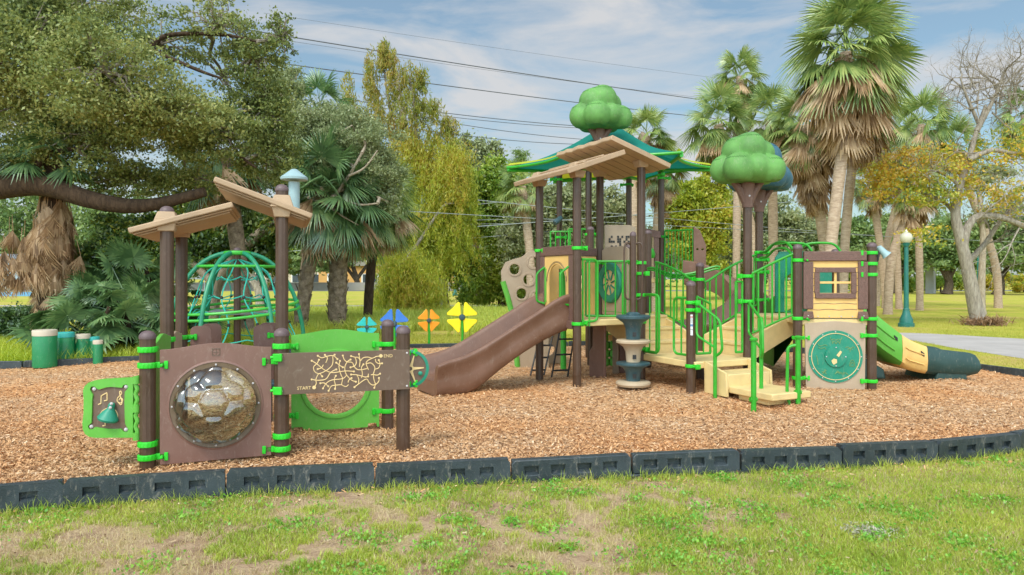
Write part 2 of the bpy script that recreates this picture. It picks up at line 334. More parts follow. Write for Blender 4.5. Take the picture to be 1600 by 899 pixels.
def mulchmat(chip=False):
    m, Ns, Ls = newmat('wood_chip' if chip else 'mulch'); b = Ns['Principled BSDF']; b.inputs['Roughness'].default_value = .9; b.inputs['Specular IOR Level'].default_value = .15
    g = nd(Ns, 'NewGeometry')
    cols = [(0, hexc('#7d6049')), (.2, hexc('#b3906e')), (.4, hexc('#d2ac84')), (.6, hexc('#e0c09a')), (.8, hexc('#cba278')), (1, hexc('#f2e2ca'))]
    big = nd(Ns, 'TexNoise'); big.inputs['Scale'].default_value = .55; big.inputs['Detail'].default_value = 5; Ls.new(g.outputs['Position'], big.inputs['Vector'])
    tone = ramp(Ns, [(.35, hexc('#f0cba0')), (.6, hexc('#eadccc'))]); Ls.new(big.outputs['Fac'], tone.inputs['Fac'])
    mm = nd(Ns, 'MixRGB', blend_type='MULTIPLY'); mm.inputs[0].default_value = .75
    r = ramp(Ns, cols)
    if chip: Ls.new(g.outputs['Random Per Island'], r.inputs['Fac'])
    else:
        mp = nd(Ns, 'Mapping'); mp.inputs['Scale'].default_value = (30, 30, 30); Ls.new(g.outputs['Position'], mp.inputs[0])
        wn = nd(Ns, 'TexNoise'); wn.inputs['Scale'].default_value = 8; Ls.new(g.outputs['Position'], wn.inputs['Vector'])
        ad = nd(Ns, 'VectorMath', operation='MULTIPLY_ADD'); ad.inputs[1].default_value = (2.4,) * 3; Ls.new(wn.outputs['Color'], ad.inputs[0]); Ls.new(mp.outputs[0], ad.inputs[2])
        v = nd(Ns, 'TexVoronoi'); v.inputs['Scale'].default_value = 1; v.inputs['Randomness'].default_value = 1; Ls.new(ad.outputs[0], v.inputs['Vector'])
        s = nd(Ns, 'SeparateColor'); Ls.new(v.outputs['Color'], s.inputs[0]); Ls.new(s.outputs[0], r.inputs['Fac'])
        bp = nd(Ns, 'Bump'); bp.inputs['Strength'].default_value = .9; bp.inputs['Distance'].default_value = .02; bp.invert = True; Ls.new(v.outputs['Distance'], bp.inputs['Height']); Ls.new(bp.outputs[0], b.inputs['Normal'])
    Ls.new(r.outputs[0], mm.inputs[1]); Ls.new(tone.outputs[0], mm.inputs[2]); Ls.new(mm.outputs[0], b.inputs['Base Color']); return m
def mulchz(x, y):
    z = .07 * (vnoise(x, y, 1.4, 3) - .5) + .06 * (vnoise(x, y, .45, 4) - .5) - .012
    for cx_, cy_, r_, d_ in ((-1.45, 9.95, .5, -.03), (-.9, 9.2, .55, .04), (3.35, 8.7, .5, -.03), (2.7, 8.2, .5, .03), (7.3, 11.1, .4, -.025), (6.2, 10.6, .6, .05), (1.9, 9.6, .4, -.02)): z = z + d_ * np.exp(-((x - cx_) ** 2 + (y - cy_) ** 2) / r_ ** 2)
    return np.maximum(z, -.055)
gx, gy = np.meshgrid(np.arange(-12.4, 8.5, .16), np.arange(1.9, 17.2, .16)); gx = gx.ravel(); gy = gy.ravel()
k = inside(gx, gy, MULCH); gx = gx[k] + RNG.normal(0, .02, k.sum()); gy = gy[k] + RNG.normal(0, .02, k.sum())
pts = [Vector(p) for p in MULCH] + [Vector((a, b)) for a, b in zip(gx, gy)]; nb = len(MULCH)
vo, _, fo, *_ = geometry.delaunay_2d_cdt(pts, [(i, (i + 1) % nb) for i in range(nb)], [], 1, 1e-5)
vz = mulchz(np.array([p[0] for p in vo]), np.array([p[1] for p in vo]))
mb = MB(); mb.add([(p[0], p[1], z) for p, z in zip(vo, vz)], fo)
tag(mb.build('mulch_bed', mulchmat(), ang=180), kind='structure')
# loose chips on top of the bed
n = 300000
yy = 1 / (1 / 3.6 + RNG.random(n) * (1 / 17 - 1 / 3.6)); xx = (RNG.random(n) * 1.62 - .81) * yy
k = inside(xx, yy, MULCH); xx, yy = xx[k], yy[k]; n = len(xx)
def chips(x, y, z, ln, wd, tilt):
    n = len(x); a = RNG.random(n) * 6.283; t = RNG.normal(0, tilt, n); u = RNG.normal(0, tilt, n)
    ex = np.stack([np.cos(a), np.sin(a), np.sin(t)], 1) * (ln / 2)[:, None]; ey = np.stack([-np.sin(a), np.cos(a), np.sin(u)], 1) * (wd / 2)[:, None]
    c = np.stack([x, y, z], 1); V = np.stack([c - ex - ey * .6, c + ex - ey, c + ex * .9 + ey, c - ex + ey], 1).reshape(-1, 3)
    return V, np.arange(n * 4).reshape(-1, 4)
V, F = chips(xx, yy, mulchz(xx, yy) + .008 + RNG.random(n) * .014, RNG.uniform(.01, .046, n) * RNG.uniform(.6, 1.1, n), RNG.uniform(.005, .014, n), .4)
tag(npmesh('wood_chips', V, F, mulchmat(True)), kind='stuff')
# chips kicked over the timbers and out on to the lawn
ox, oy = [], []
for (p, q) in zip(FRONT[2:-1], FRONT[3:]):
    m_ = 70; t_ = RNG.random(m_); dx_, dy_ = q[0] - p[0], q[1] - p[1]; l_ = math.hypot(dx_, dy_); o_ = .06 + np.abs(RNG.normal(0, .16, m_)); ox.append(p[0] + dx_ * t_ + dy_ / l_ * o_); oy.append(p[1] + dy_ * t_ - dx_ / l_ * o_)
ox = np.concatenate(ox); oy = np.concatenate(oy); V, F = chips(ox, oy, GZ + .012 + RNG.random(len(ox)) * .02, RNG.uniform(.012, .04, len(ox)), RNG.uniform(.005, .012, len(ox)), .4)
tag(npmesh('stray_chips', V, F, bpy.data.materials['wood_chip']), kind='stuff')
# paths, road
def sheet(name, poly, z, mat): 
    m = MB(); m.add([(x, y, z) for x, y in poly], [list(range(len(poly)))]); return tag(m.build(name, mat), kind='structure')
conc = plastic('concrete', '#a7a09a', .9, .12, 1.2, .3, 30)
sheet('path', [(11.3, 21.9), (12.2, 21.6), (13.2, 20.2), (14.6, 18.4), (17, 15), (24, 8), (21, 6), (15, 11.2), (10.3, 14.5), (10.25, 17.0), (10.45, 19.6), (10.9, 21.6)][::-1], GZ + .004, conc)
sheet('far_path', [(-60, 42.4), (4, 42.4), (5, 44.2), (-60, 44.2)], GZ + .004, plastic('far_path_concrete', '#a39a8c', .9, .1, .8))
sheet('road', [(-300, 92), (300, 92), (300, 100), (-300, 100)], GZ + .004, plastic('asphalt', '#6b6a68', .9, .1, .8))
sheet('sports_court', [(-90, 66), (-37, 66), (-37, 88), (-90, 88)], GZ + .008, plastic('court_blue', '#5f9bb5', .8, .06, .5))
# ------------------------------------------------------------------ border timbers
def timber(p0, p1, label, group, slots=True, zb=GZ, zt=.125):
    a = Vector((*p0, 0)); b = Vector((*p1, 0)); d = (b - a); ln = d.length - .012; ex = d.normalized(); ey = Vector((-ex.y, ex.x, 0)); c = (a + b) / 2; c.z = zb
    h = zt - zb; m = MB(); T = .11
    outer = [(-ln / 2, .035), (-ln / 2 + .12, .035), (-ln / 2 + .14, -.03), (ln / 2, -.03), (ln / 2, h - .03), (ln / 2 - .03, h), (-ln / 2 + .03, h), (-ln / 2, h - .03)]
    holes = []
    if slots:
        for q in (-.335, -.115, .105, .32):
            x = q * ln; holes.append([(x - .055, h * .38), (x + .055, h * .38), (x + .055, h * .72), (x - .055, h * .72)])
    o = c - ey * (T / 2 - .02)
    m.plate(outer, holes, o, ex, ZA, .04)
    m.box(c + ey * .02 + ZA * (h / 2 - .004), (ln - .02, T - .04, h - .008), ex, ey, ZA)
    if slots:
        for hl in holes:      # sloped sill inside every slot
            x = (hl[0][0] + hl[1][0]) / 2
            q0 = c + ex * x - ey * (T / 2 - .003) + ZA * h * .38
            m.add([q0 - ex * .054, q0 + ex * .054, q0 + ex * .05 + ey * .036 + ZA * h * .1, q0 - ex * .05 + ey * .036 + ZA * h * .1], [(0, 1, 2, 3)])
        m.box(c - ex * (ln / 2 - .06) - ey * (T / 2 - .02) + ZA * .012, (.2, .07, .045), ex, ey, ZA)
    t = m.build('border_timber', M['timber'], None, bevel=.008 if slots else .01)
    # origin at the timber's own base
    t.data.transform(Matrix.Translation(-c)); t.location = c + ZA * RNG.uniform(-.008, .006); t.rotation_euler = (RNG.normal(0, .022), RNG.normal(0, .008), RNG.normal(0, .006))
    return tag(t, label, 'border timber', group)
ordn = ['first', 'second', 'third', 'fourth', 'fifth', 'sixth', 'seventh', 'eighth', 'ninth', 'tenth', 'eleventh', 'twelfth']
fl = ['at the far left edge of the photo, cut off by it', 'the first whole one from the left, below the music panel', 'below the soccer bubble panel', 'below the maze panel', 'in front of the brown slide exit', 'below the stacked pod climber', 'in front of the green handrails of the steps', 'right of the steps, below the round teal panel', 'below the dark teal slide exit', 'at the far right edge of the photo']
for i in range(2, len(FRONT) - 1):
    j = i - 3 + 1
    if i == 2: continue
    lab = 'black slotted border timber ' + (fl[i - 3] if i - 3 < len(fl) else 'beyond the right end of the front row')
    timber(FRONT[i], FRONT[i + 1], lab, 'black timbers edging the front of the mulch')
for i in range(len(BACK) - 1):
    lab = 'low black timber on the far mulch edge, %s counted from the right end' % (ordn[i] if i < 12 else 'number %d' % (i + 1))
    if i >= 12: lab = 'low black timber on the far left mulch edge, %s counted from the left end' % ordn[len(BACK) - 2 - i]
    timber(BACK[i + 1], BACK[i], lab, 'black timbers edging the back of the mulch', False, zt=.09)
# ------------------------------------------------------------------ grass
def blades(x, y, z, h, wd, lean):
    n = len(x); a = RNG.random(n) * 6.283; b = RNG.random(n) * 6.283; l = np.abs(RNG.normal(0, lean, n))
    s = np.stack([np.cos(a), np.sin(a), np.zeros(n)], 1) * wd[:, None]; c = np.stack([x, y, z], 1)
    dx = np.stack([np.cos(b) * np.sin(l), np.sin(b) * np.sin(l), np.cos(l)], 1)
    l2 = l + .5; dy = np.stack([np.cos(b) * np.sin(l2), np.sin(b) * np.sin(l2), np.cos(l2)], 1)
    m = c + dx * (h * .55)[:, None]; t = m + dy * (h * .45)[:, None]
    V = np.stack([c - s / 2, c + s / 2, m + s * .42, m - s * .42, t + s * .08, t - s * .08], 1).reshape(-1, 3)
    i = np.arange(n) * 6; F = np.stack([np.stack([i, i + 1, i + 2, i + 3], 1), np.stack([i + 3, i + 2, i + 4, i + 5], 1)], 1).reshape(-1, 4)
    return V, F
def scat(n, y0, y1, xw=.95):
    y = 1 / (1 / y0 + RNG.random(n) * (1 / y1 - 1 / y0)); return (RNG.random(n) * 2 - 1) * xw * y, y
def mask(x, y): 
    return .38 * vnoise(x, y, .5, 21) + .36 * vnoise(x, y, .17, 22) + .34 * vnoise(x, y, .06, 23) + np.clip((x / y - .28) * 1.1, -.02, .3) + np.clip((y - 4.6) * .1, -.04, .1) + .075 - .05 * np.exp(-((x / y - .1) / .25) ** 2)
lg = leafmat('grass_green', ['#86a234', '#a3b63e', '#bac64a', '#d0cc64'], .4, .04, 2)
x, y = scat(570000, 3.2, 8.6); k = (mask(x, y) > .56 + RNG.normal(0, .05, len(x))) & ~inside(x, y, MULCH); x, y = x[k], y[k]; n0 = len(x)
ex_, ey_ = [], []      # longer tufts against the timbers
for (p, q) in zip(FRONT[2:-1], FRONT[3:]):
    t_ = RNG.random(420); t_ = t_[vnoise(t_ * 3 + p[0], t_ + p[1], .2, 41) > .42]; dx_, dy_ = q[0] - p[0], q[1] - p[1]; l_ = math.hypot(dx_, dy_); o_ = .07 + np.abs(RNG.normal(0, .04, len(t_)))
    ex_.append(p[0] + dx_ * t_ + dy_ / l_ * o_); ey_.append(p[1] + dy_ * t_ - dx_ / l_ * o_)
x = np.concatenate([x] + ex_); y = np.concatenate([y] + ey_); n = len(x)
V, F = blades(x, y, np.full(n, GZ), np.where(np.arange(n) < n0, RNG.uniform(.018, .06, n), RNG.uniform(.04, .12, n)), RNG.uniform(.0025, .005, n), .75)
tag(npmesh('lawn_grass', V, F, lg), kind='stuff')
ld = leafmat('grass_dry', ['#a08b5c', '#c4ae7c', '#d8c69c', '#b5aa66'], .3, .02, 2)
x, y = scat(180000, 3.2, 8.6); k = ~inside(x, y, MULCH) & (vnoise(x, y, .3, 31) + .6 * vnoise(x, y, .09, 32) > .68 + RNG.normal(0, .12, len(x))); x, y = x[k], y[k]; n = len(x)
V, F = blades(x, y, np.full(n, GZ), RNG.uniform(.02, .06, n), RNG.uniform(.002, .004, n), 1.15)
tag(npmesh('dry_grass', V, F, ld), kind='stuff')
def leafquads(c, size, asp=.5, up=.4, droop=None):
    """diamond leaves around centres c (n,3)"""
    n = len(c); d = RNG.normal(0, 1, (n, 3)); d[:, 2] -= 0 if droop is None else droop * 2
    d /= np.linalg.norm(d, axis=1)[:, None]; q = RNG.normal(0, 1, (n, 3)); q[:, 2] += up * 2; s = np.cross(d, q); s /= np.linalg.norm(s, axis=1)[:, None] + 1e-9
    s = s * (size * asp / 2)[:, None]; d = d * (size / 2)[:, None]
    V = np.stack([c - d, c + s - d * .1, c + d, c - s - d * .1], 1).reshape(-1, 3)
    return V, np.arange(n * 4).reshape(-1, 4)
wx, wy = scat(420, 3.3, 8.4); k = ~inside(wx, wy, MULCH) & ((mask(wx, wy) > .5) | (wx / wy > .35)); wx, wy = wx[k], wy[k]
cc = []
for a, b in zip(wx, wy):
    q = int(RNG.uniform(40, 150)); r = RNG.uniform(.03, .11); e = RNG.normal(0, 1, (q, 3)) * [r, r, .012] + [a, b, GZ + .025]; e[:, 2] = np.abs(e[:, 2] - GZ) + GZ; cc.append(e)
cc = np.concatenate(cc); V, F = leafquads(cc, RNG.uniform(.012, .03, len(cc)), .75, 1.2)
tag(npmesh('lawn_weeds', V, F, leafmat('weed_green', ['#5c9a2a', '#7cb438', '#98c648'], .35, .05, 3)), kind='stuff')
# rougher grass outside the far edge and on the near right lawn
def field(name, fn, n, h, wd, mat, lean=.35):
    x, y = fn(n); n = len(x); V, F = blades(x, y, np.full(n, GZ), RNG.uniform(h * .5, h, n), RNG.uniform(wd * .6, wd, n), lean); return tag(npmesh(name, V, F, mat), kind='stuff')
def f1(n):
    y = RNG.uniform(7, 30, n); x = RNG.uniform(4.5, 24, n); k = ~inside(x, y, MULCH) & ~inside(x, y, [(11.3, 21.9), (13.2, 20.2), (24, 8), (10.2, 14.4), (10.3, 17.2), (10.7, 21.6)]) & (x < y * .95); return x[k], y[k]
lf = leafmat('grass_lawn_far', ['#8f9c30', '#adad40', '#c4b956', '#a3af48'], .35, .03, .5)
field('side_lawn_grass', f1, 190000, .06, .007, lf, .8)
def f2(n):
    y = RNG.uniform(13.2, 20, n); x = RNG.uniform(-16, -5.2, n); k = ~inside(x, y, MULCH) & (x > -y * .78); return x[k], y[k]
ly = leafmat('grass_tall_yellow', ['#9db42a', '#bccb38', '#d3d64c', '#a8bc38'], .4, .04, .6)
field('tall_grass', f2, 60000, .42, .012, ly, .5)
def f3(n):
    y = RNG.uniform(20, 33, n); x = RNG.uniform(-.45, .06, n) * y; k = vnoise(x, y, 2.2, 5) + .3 * vnoise(x, y, .6, 6) > .34; return x[k], y[k]
field('pond_reeds', f3, 80000, .55, .022, leafmat('reed_green', ['#94b43c', '#b8c84a', '#d2cf5c', '#c2ca54', '#9cbc44'], .4, .04, .5), .3)
def f4(n):
    y = RNG.uniform(16.6, 21, n); x = RNG.uniform(-5, 5.5, n); k = ~inside(x, y, MULCH); return x[k], y[k]
field('bank_grass', f4, 50000, .1, .01, lf, .7)
lm = leafmat('moss_grey', ['#8f8a78', '#aaa590', '#b9b4a0'], .1, .01, 5)
nl_ = 2200; x, y = scat(nl_, 3.2, 8); k = ~inside(x, y, MULCH); x, y = x[k], y[k]; V, F = chips(x, y, GZ + .012 + RNG.random(len(x)) * .03, RNG.uniform(.008, .036, len(x)), RNG.uniform(.003, .014, len(x)), .5)
tag(npmesh('leaf_litter', V, F, leafmat('litter_brown', ['#4f3a2a', '#7d5f44', '#a58a68', '#b9a684'], .1, .03, 4)), kind='stuff')
c = RNG.normal(0, 1, (900, 3)) * [.075, .05, .012] + [2.26, 4.66, GZ + .02]; V, F = leafquads(c, RNG.uniform(.015, .04, 900), .3, 1)
tag(npmesh('moss_clump', V, F, lm), 'pale grey clump of moss lying on the front lawn', 'moss clump')
c = RNG.normal(0, 1, (600, 3)) * [.36, .26, .07] + [16.2, 25.2, GZ + .12]; V, F = leafquads(c, RNG.uniform(.25, .55, 600), .07, 1)
tag(npmesh('dead_branch_pile', V, F, leafmat('twig_brown', ['#6b4c36', '#8f6f52', '#a98c6c'], .05, .01, 2)), 'heap of brown dead fronds at the foot of the bare yellow leaved tree', 'brush pile')
# ------------------------------------------------------------------ playground parts
PR = .0625
def post(p, zt, parent, cap=True, r=PR, zb=-.03):
    o = MB().tube([(p[0], p[1], zb), (p[0], p[1], zt)], r, 24, flute=.07).build('post', M['post'], parent, ang=30)
    if cap: MB().lathe([(r * 1.06, -.012), (r * 1.08, 0), (r * 1.06, .012), (r * .96, .028), (r * .72, .045), (r * .36, .055), (0, .058)], (p[0], p[1], zt), 20).build('cap', M['cap'], o)
    return o
def clamp(p, z, dirs, parent, r=PR, lug=.1):
    m = MB().lathe([(r + .002, -.024), (r + .016, -.022), (r + .016, .022), (r + .002, .024)], (p[0], p[1], z), 32, teeth=.04)
    for d in dirs:
        d = Vector((d[0], d[1], 0)).normalized(); s = Vector((-d.y, d.x, 0)); c = Vector((p[0], p[1], z)) + d * (r + lug / 2)
        m.box(c, (lug, .045, .05), d, s, ZA); m.box(c + d * (lug * .32), (.03, .075, .066), d, s, ZA); m.lathe([(.014, 0), (.014, .045), (0, .047)], c - s * .022 + d * .0 , 8, ax=-s)
    return m.build('clamp', M['clamp'], parent, bevel=.004)
class BoltSet(list): pass
def bolts(m, pts, n, r=.011): m += [(Vector(p), Vector(n), r) for p in pts]
def boltbuild(m, parent):
    for p, n, r in m: MB().lathe([(r, -.004), (r, .003), (r * .6, .007), (0, .008)], p, 10, ax=n).build('bolt', M['steel'], parent)
def guard(p0, p1, zb, zt, n, parent, r=.017, rb=.011, name='guardrail'):
    """zb/zt pairs: bottom and top rail heights at both ends"""
    p0 = Vector((*p0[:2], 0)); p1 = Vector((*p1[:2], 0)); m = MB()
    m.tube([p0 + ZA * zt[0], p1 + ZA * zt[1]], r, 8); m.tube([p0 + ZA * zb[0], p1 + ZA * zb[1]], r, 8)
    for i in range(n):
        t = i / (n - 1); q = p0.lerp(p1, t); m.tube([q + ZA * (zb[0] + (zb[1] - zb[0]) * t), q + ZA * (zt[0] + (zt[1] - zt[0]) * t)], r if i in (0, n - 1) else rb, 7)
    return m.build(name, M['rail'], parent)
def strokes(parent, name, mat, o, ex, ey, curves, w=.004, n=5, h=.003):
    m = MB(); en = Vector(ex).cross(Vector(ey)).normalized()
    for c in curves:
        pts = spline([Vector(o) + Vector(ex) * a + Vector(ey) * b for a, b in c], n) if len(c) > 2 else [Vector(o) + Vector(ex) * a + Vector(ey) * b for a, b in c]
        m.tube(pts, w, 6)
    return m.build(name, mat, parent)
def text(name, s, o, ex, ey, size, mat, parent, align='LEFT'):
    cu = bpy.data.curves.new(name, 'FONT'); cu.body = s; cu.size = size; cu.extrude = .0015; cu.align_x = align; cu.resolution_u = 3
    t = bpy.data.objects.new(name, cu); COL.objects.link(t); bpy.context.view_layer.update()
    me = bpy.data.meshes.new_from_object(t.evaluated_get(bpy.context.evaluated_depsgraph_get())); bpy.data.objects.remove(t)
    ex = Vector(ex).normalized(); ey = Vector(ey).normalized(); en = ex.cross(ey)
    mt = Matrix((ex, ey, en)).transposed().to_4x4(); mt.translation = Vector(o) - root_loc(parent); me.transform(mt)
    me.materials.append(mat); ob = bpy.data.objects.new(name, me); COL.objects.link(ob); ob.parent = parent; return ob
def ring(c, r0, r1, t, n, N=48):
    n = Vector(n).normalized(); return MB().lathe([(r0, -t / 2), (r0, t / 2), (r1, t / 2), (r1, -t / 2), (r0, -t / 2)], c, N, ax=n)
def rlathe(prof, c, n, N=48): return MB().lathe(prof, c, N, ax=n)
# ================================================================== toddler playhouse on the left
a0 = Vector((-3.02, 6.10, 0)); PV = Vector((.955, .296, 0)).normalized(); PW = Vector((-PV.y, PV.x, 0)); S = 1.06
def Q(v, w, z=0): return a0 + PV * v + PW * w + ZA * z
ph = thing('playhouse', 'small brown toddler playhouse with two tan plank roofs, a clear soccer bubble and maze panel', 'playhouse', Q(S, S / 2))
FN = -PW     # facing the camera
pa, pb, pc, pd = Q(0, 0), Q(S, 0), Q(2 * S, 0), Q(2 * S, S)
for p in (pa, pb, pc, pd): post(p, 1.06, ph)
pe, pf, pg, phh = Q(0, S), Q(0, 2 * S), Q(S, S), Q(S, 2 * S)
post(pe, 2.19, ph); post(pf, 2.1, ph); post(pg, 2.44, ph); post(phh, 2.3, ph)
# bubble panel
x0, x1 = .095, S - .085; cx, cz, hr = .5 * (x0 + x1) - .005, .478, .365
top = [(x1 - (x1 - x0) * i / 16, .955 + .045 * math.sin(math.pi * i / 16) ** 2) for i in range(17)]
bp_ = MB().plate([(x0, .0), (x1, .02)] + top, [circ(cx, cz, hr, 56)], Q(0, -.005), PV, ZA, .035).build('bubble_panel', M['brown'], ph, bevel=.006)
em = MB(); oc = Q(0, -.0235)
for (a, b, c, d) in [(-.03, -.03, .03, -.03), (-.03, .03, .03, .03), (-.03, -.03, -.03, .03), (.03, -.03, .03, .03), (-.02, 0, .02, 0), (0, -.03, 0, .03), (-.03, .012, -.012, .03), (.03, .012, .012, .03), (-.03, -.012, -.012, -.03), (.03, -.012, .012, -.03)]:
    em.tube([oc + PV * (cx + a) + ZA * (.925 + b), oc + PV * (cx + c) + ZA * (.925 + d)], .003, 5)
em.build('emblem', M['dkbrown'], bp_)
fc = Q(cx, -.005, cz)
rlathe([(hr - .045, .012), (hr - .045, .022), (hr - .005, .026), (hr + .004, .012), (hr - .045, .012)], fc, FN, 64).build('bubble_flange', M['frameglow'], bp_)
rlathe([(hr - .002, .014), (hr - .002, .03), (hr + .012, .024), (hr + .016, .014), (hr - .002, .014)], fc, FN, 64).build('panel_rim', M['brown'], bp_)
bm_ = []; bolts(bm_, [fc + FN * .026 + (PV * math.cos(R(30 * k + 90)) + ZA * math.sin(R(30 * k + 90))) * (hr - .024) for k in range(12)], FN, .009); boltbuild(bm_, bp_)
# soccer dome: cells of a truncated icosahedron pressed into a clear hemisphere
gr = (1 + 5 ** .5) / 2
ico = [Vector(v).normalized() for v in [(0, s1, s2 * gr) for s1 in (1, -1) for s2 in (1, -1)] + [(s1, s2 * gr, 0) for s1 in (1, -1) for s2 in (1, -1)] + [(s2 * gr, 0, s1) for s1 in (1, -1) for s2 in (1, -1)]]
cells = [(v, .0) for v in ico]
for i in range(12):
    for j in range(i + 1, 12):
        for l in range(j + 1, 12):
            if all(ico[p].dot(ico[q]) > .4 for p, q in ((i, j), (j, l), (i, l))): cells.append(((ico[i] + ico[j] + ico[l]).normalized(), .09))
rot = Matrix.Rotation(R(31), 3, 'X') @ Matrix.Rotation(R(0), 3, 'Z')
CD = np.array([rot @ c for c, _ in cells]); CW = np.array([w_ for _, w_ in cells])
nu, nv = 96, 44; vs = []; fs = []; rd = hr - .045; dep = .24
for j in range(nv + 1):
    th = (math.pi / 2) * (1 - j / nv)
    for i in range(nu):
        an = 2 * math.pi * i / nu; d = np.array([math.cos(an) * math.sin(th), math.cos(th), math.sin(an) * math.sin(th)])
        dd = np.arccos(np.clip(CD @ d, -1, 1)) - CW; s_ = np.sort(dd)[:2]; g_ = min(1, (s_[1] - s_[0]) / .34)
        k_ = 1 + .11 * (g_ * (2 - g_)) - .06
        k_ = 1 + (k_ - 1) * min(1, j / 5)
        vs.append(fc + (PV * d[0] + ZA * d[2]) * rd * k_ + FN * (d[1] * dep * k_ + .016))
for j in range(nv):
    for i in range(nu): fs.append((j * nu + i, j * nu + (i + 1) % nu, (j + 1) * nu + (i + 1) % nu, (j + 1) * nu + i))
MB().add(vs, fs).build('soccer_bubble', M['clear'], bp_, ang=80)
for p, dr in ((pa, PV), (pb, -PV)):
    for z in (.83, .07): clamp(p, z, [dr], ph)
# music door on the left post
mo = pa - PV * .06 + FN * .02; md = Vector((-1, .04, 0)).normalized()
Y0 = pa.y
def dl(px, py): X = (px - 800) * Y0 / FP; return ((-(X - mo.x)), EYE - (py - HY) * Y0 / FP)   # door-plane coordinates (towards the left, up)
def z4(a): return [dl(120 + x / 6.914, 570 + y / 6.914) for x, y in a]
out = z4([(640, 128), (300, 150), (215, 165), (150, 190), (108, 230), (92, 275), (100, 380), (98, 520), (86, 620), (90, 690), (115, 740), (160, 770), (220, 780), (640, 775)])
inn = z4([(180, 232), (215, 228), (262, 262), (340, 240), (400, 232), (460, 236), (520, 240), (535, 212), (575, 205), (592, 235), (552, 285), (548, 400), (552, 560), (556, 630), (592, 690), (575, 715), (535, 712), (505, 680), (430, 685), (320, 680), (225, 665), (195, 690), (160, 690), (145, 655), (186, 620), (190, 500), (192, 380), (200, 320), (168, 265)])
dw = MB().plate(out, [inn], mo, md, ZA, .032).build('music_door', M['green'], ph, bevel=.006)
MB().plate(inn, [], mo + FN * -.004, md, ZA, .012).build('music_board', M['dkbrown'], dw)
hg = MB()
for yy_ in (160, 465, 765):
    u, z = z4([(668, yy_)])[0]; hg.lathe([(.028, -.03), (.028, .03)], mo + md * u + ZA * z, 12)
u0, zt_ = z4([(670, 115)])[0]; _, zb_ = z4([(670, 800)])[0]
hg.tube([mo + md * u0 + ZA * (zb_ + (zt_ - zb_) * i / 24) + md * .008 * math.sin(i * 1.57) for i in range(25)], .019, 8)
hg.build('hinge', M['green'], dw)
mf = mo + FN * .004
cv = [[(250, 425), (280, 415), (283, 330), (345, 298), (348, 375), (315, 385)]]
strokes(dw, 'music_note', M['cream'], mf, md, ZA, [z4(c) for c in [[(250, 425), (280, 415)], [(280, 415), (283, 330)], [(283, 332), (347, 298)], [(347, 298), (348, 378)], [(348, 378), (315, 386)]]], .005)
strokes(dw, 'music_note', M['cream'], mf, md, ZA, [z4([(325, 580), (328, 650)]), z4([(328, 650), (298, 655)])], .005)
strokes(dw, 'treble_clef', M['cream'], mf, md, ZA, [z4([(478, 412), (500, 425), (512, 400), (495, 340), (485, 290), (500, 282), (505, 310), (470, 345), (458, 380), (480, 408), (512, 398), (518, 370), (495, 355), (480, 375)])], .0045)
strokes(dw, 'bell_mark', M['cream'], mf, md, ZA, [z4([(362, 460), (300, 490), (258, 545)]), z4([(436, 480), (462, 530), (460, 600)]), z4([(556, 300), (552, 450), (556, 640)]), z4([(262, 262), (390, 226), (515, 238)])], .004)
bc = z4([(412, 400), (402, 445), (380, 500), (360, 585)]); bmk = MB()
for (c0, c1, r0, r1) in ((0, 1, .022, .028), (1, 3, .03, .085)):
    A_ = mf + md * bc[c0][0] + ZA * bc[c0][1] + FN * .03; B_ = mf + md * bc[c1][0] + ZA * bc[c1][1] + FN * .03
    bmk.tube([A_, A_.lerp(B_, .15), A_.lerp(B_, .5), A_.lerp(B_, .85), B_], [r0 * .8, r0, (r0 + r1) * .52, r1 * .97, r1 * .9], 16)
bmk.build('bell', M['teal'], dw)
bb = []; bolts(bb, [mf + md * z4([p])[0][0] + ZA * z4([p])[0][1] + FN * .004 for p in ((208, 258), (558, 232), (176, 662), (556, 690))], FN, .015)
bolts(bb, [mf + md * z4([p])[0][0] + ZA * z4([p])[0][1] + FN * .06 for p in ((413, 403), (400, 445))], FN, .012); boltbuild(bb, dw)
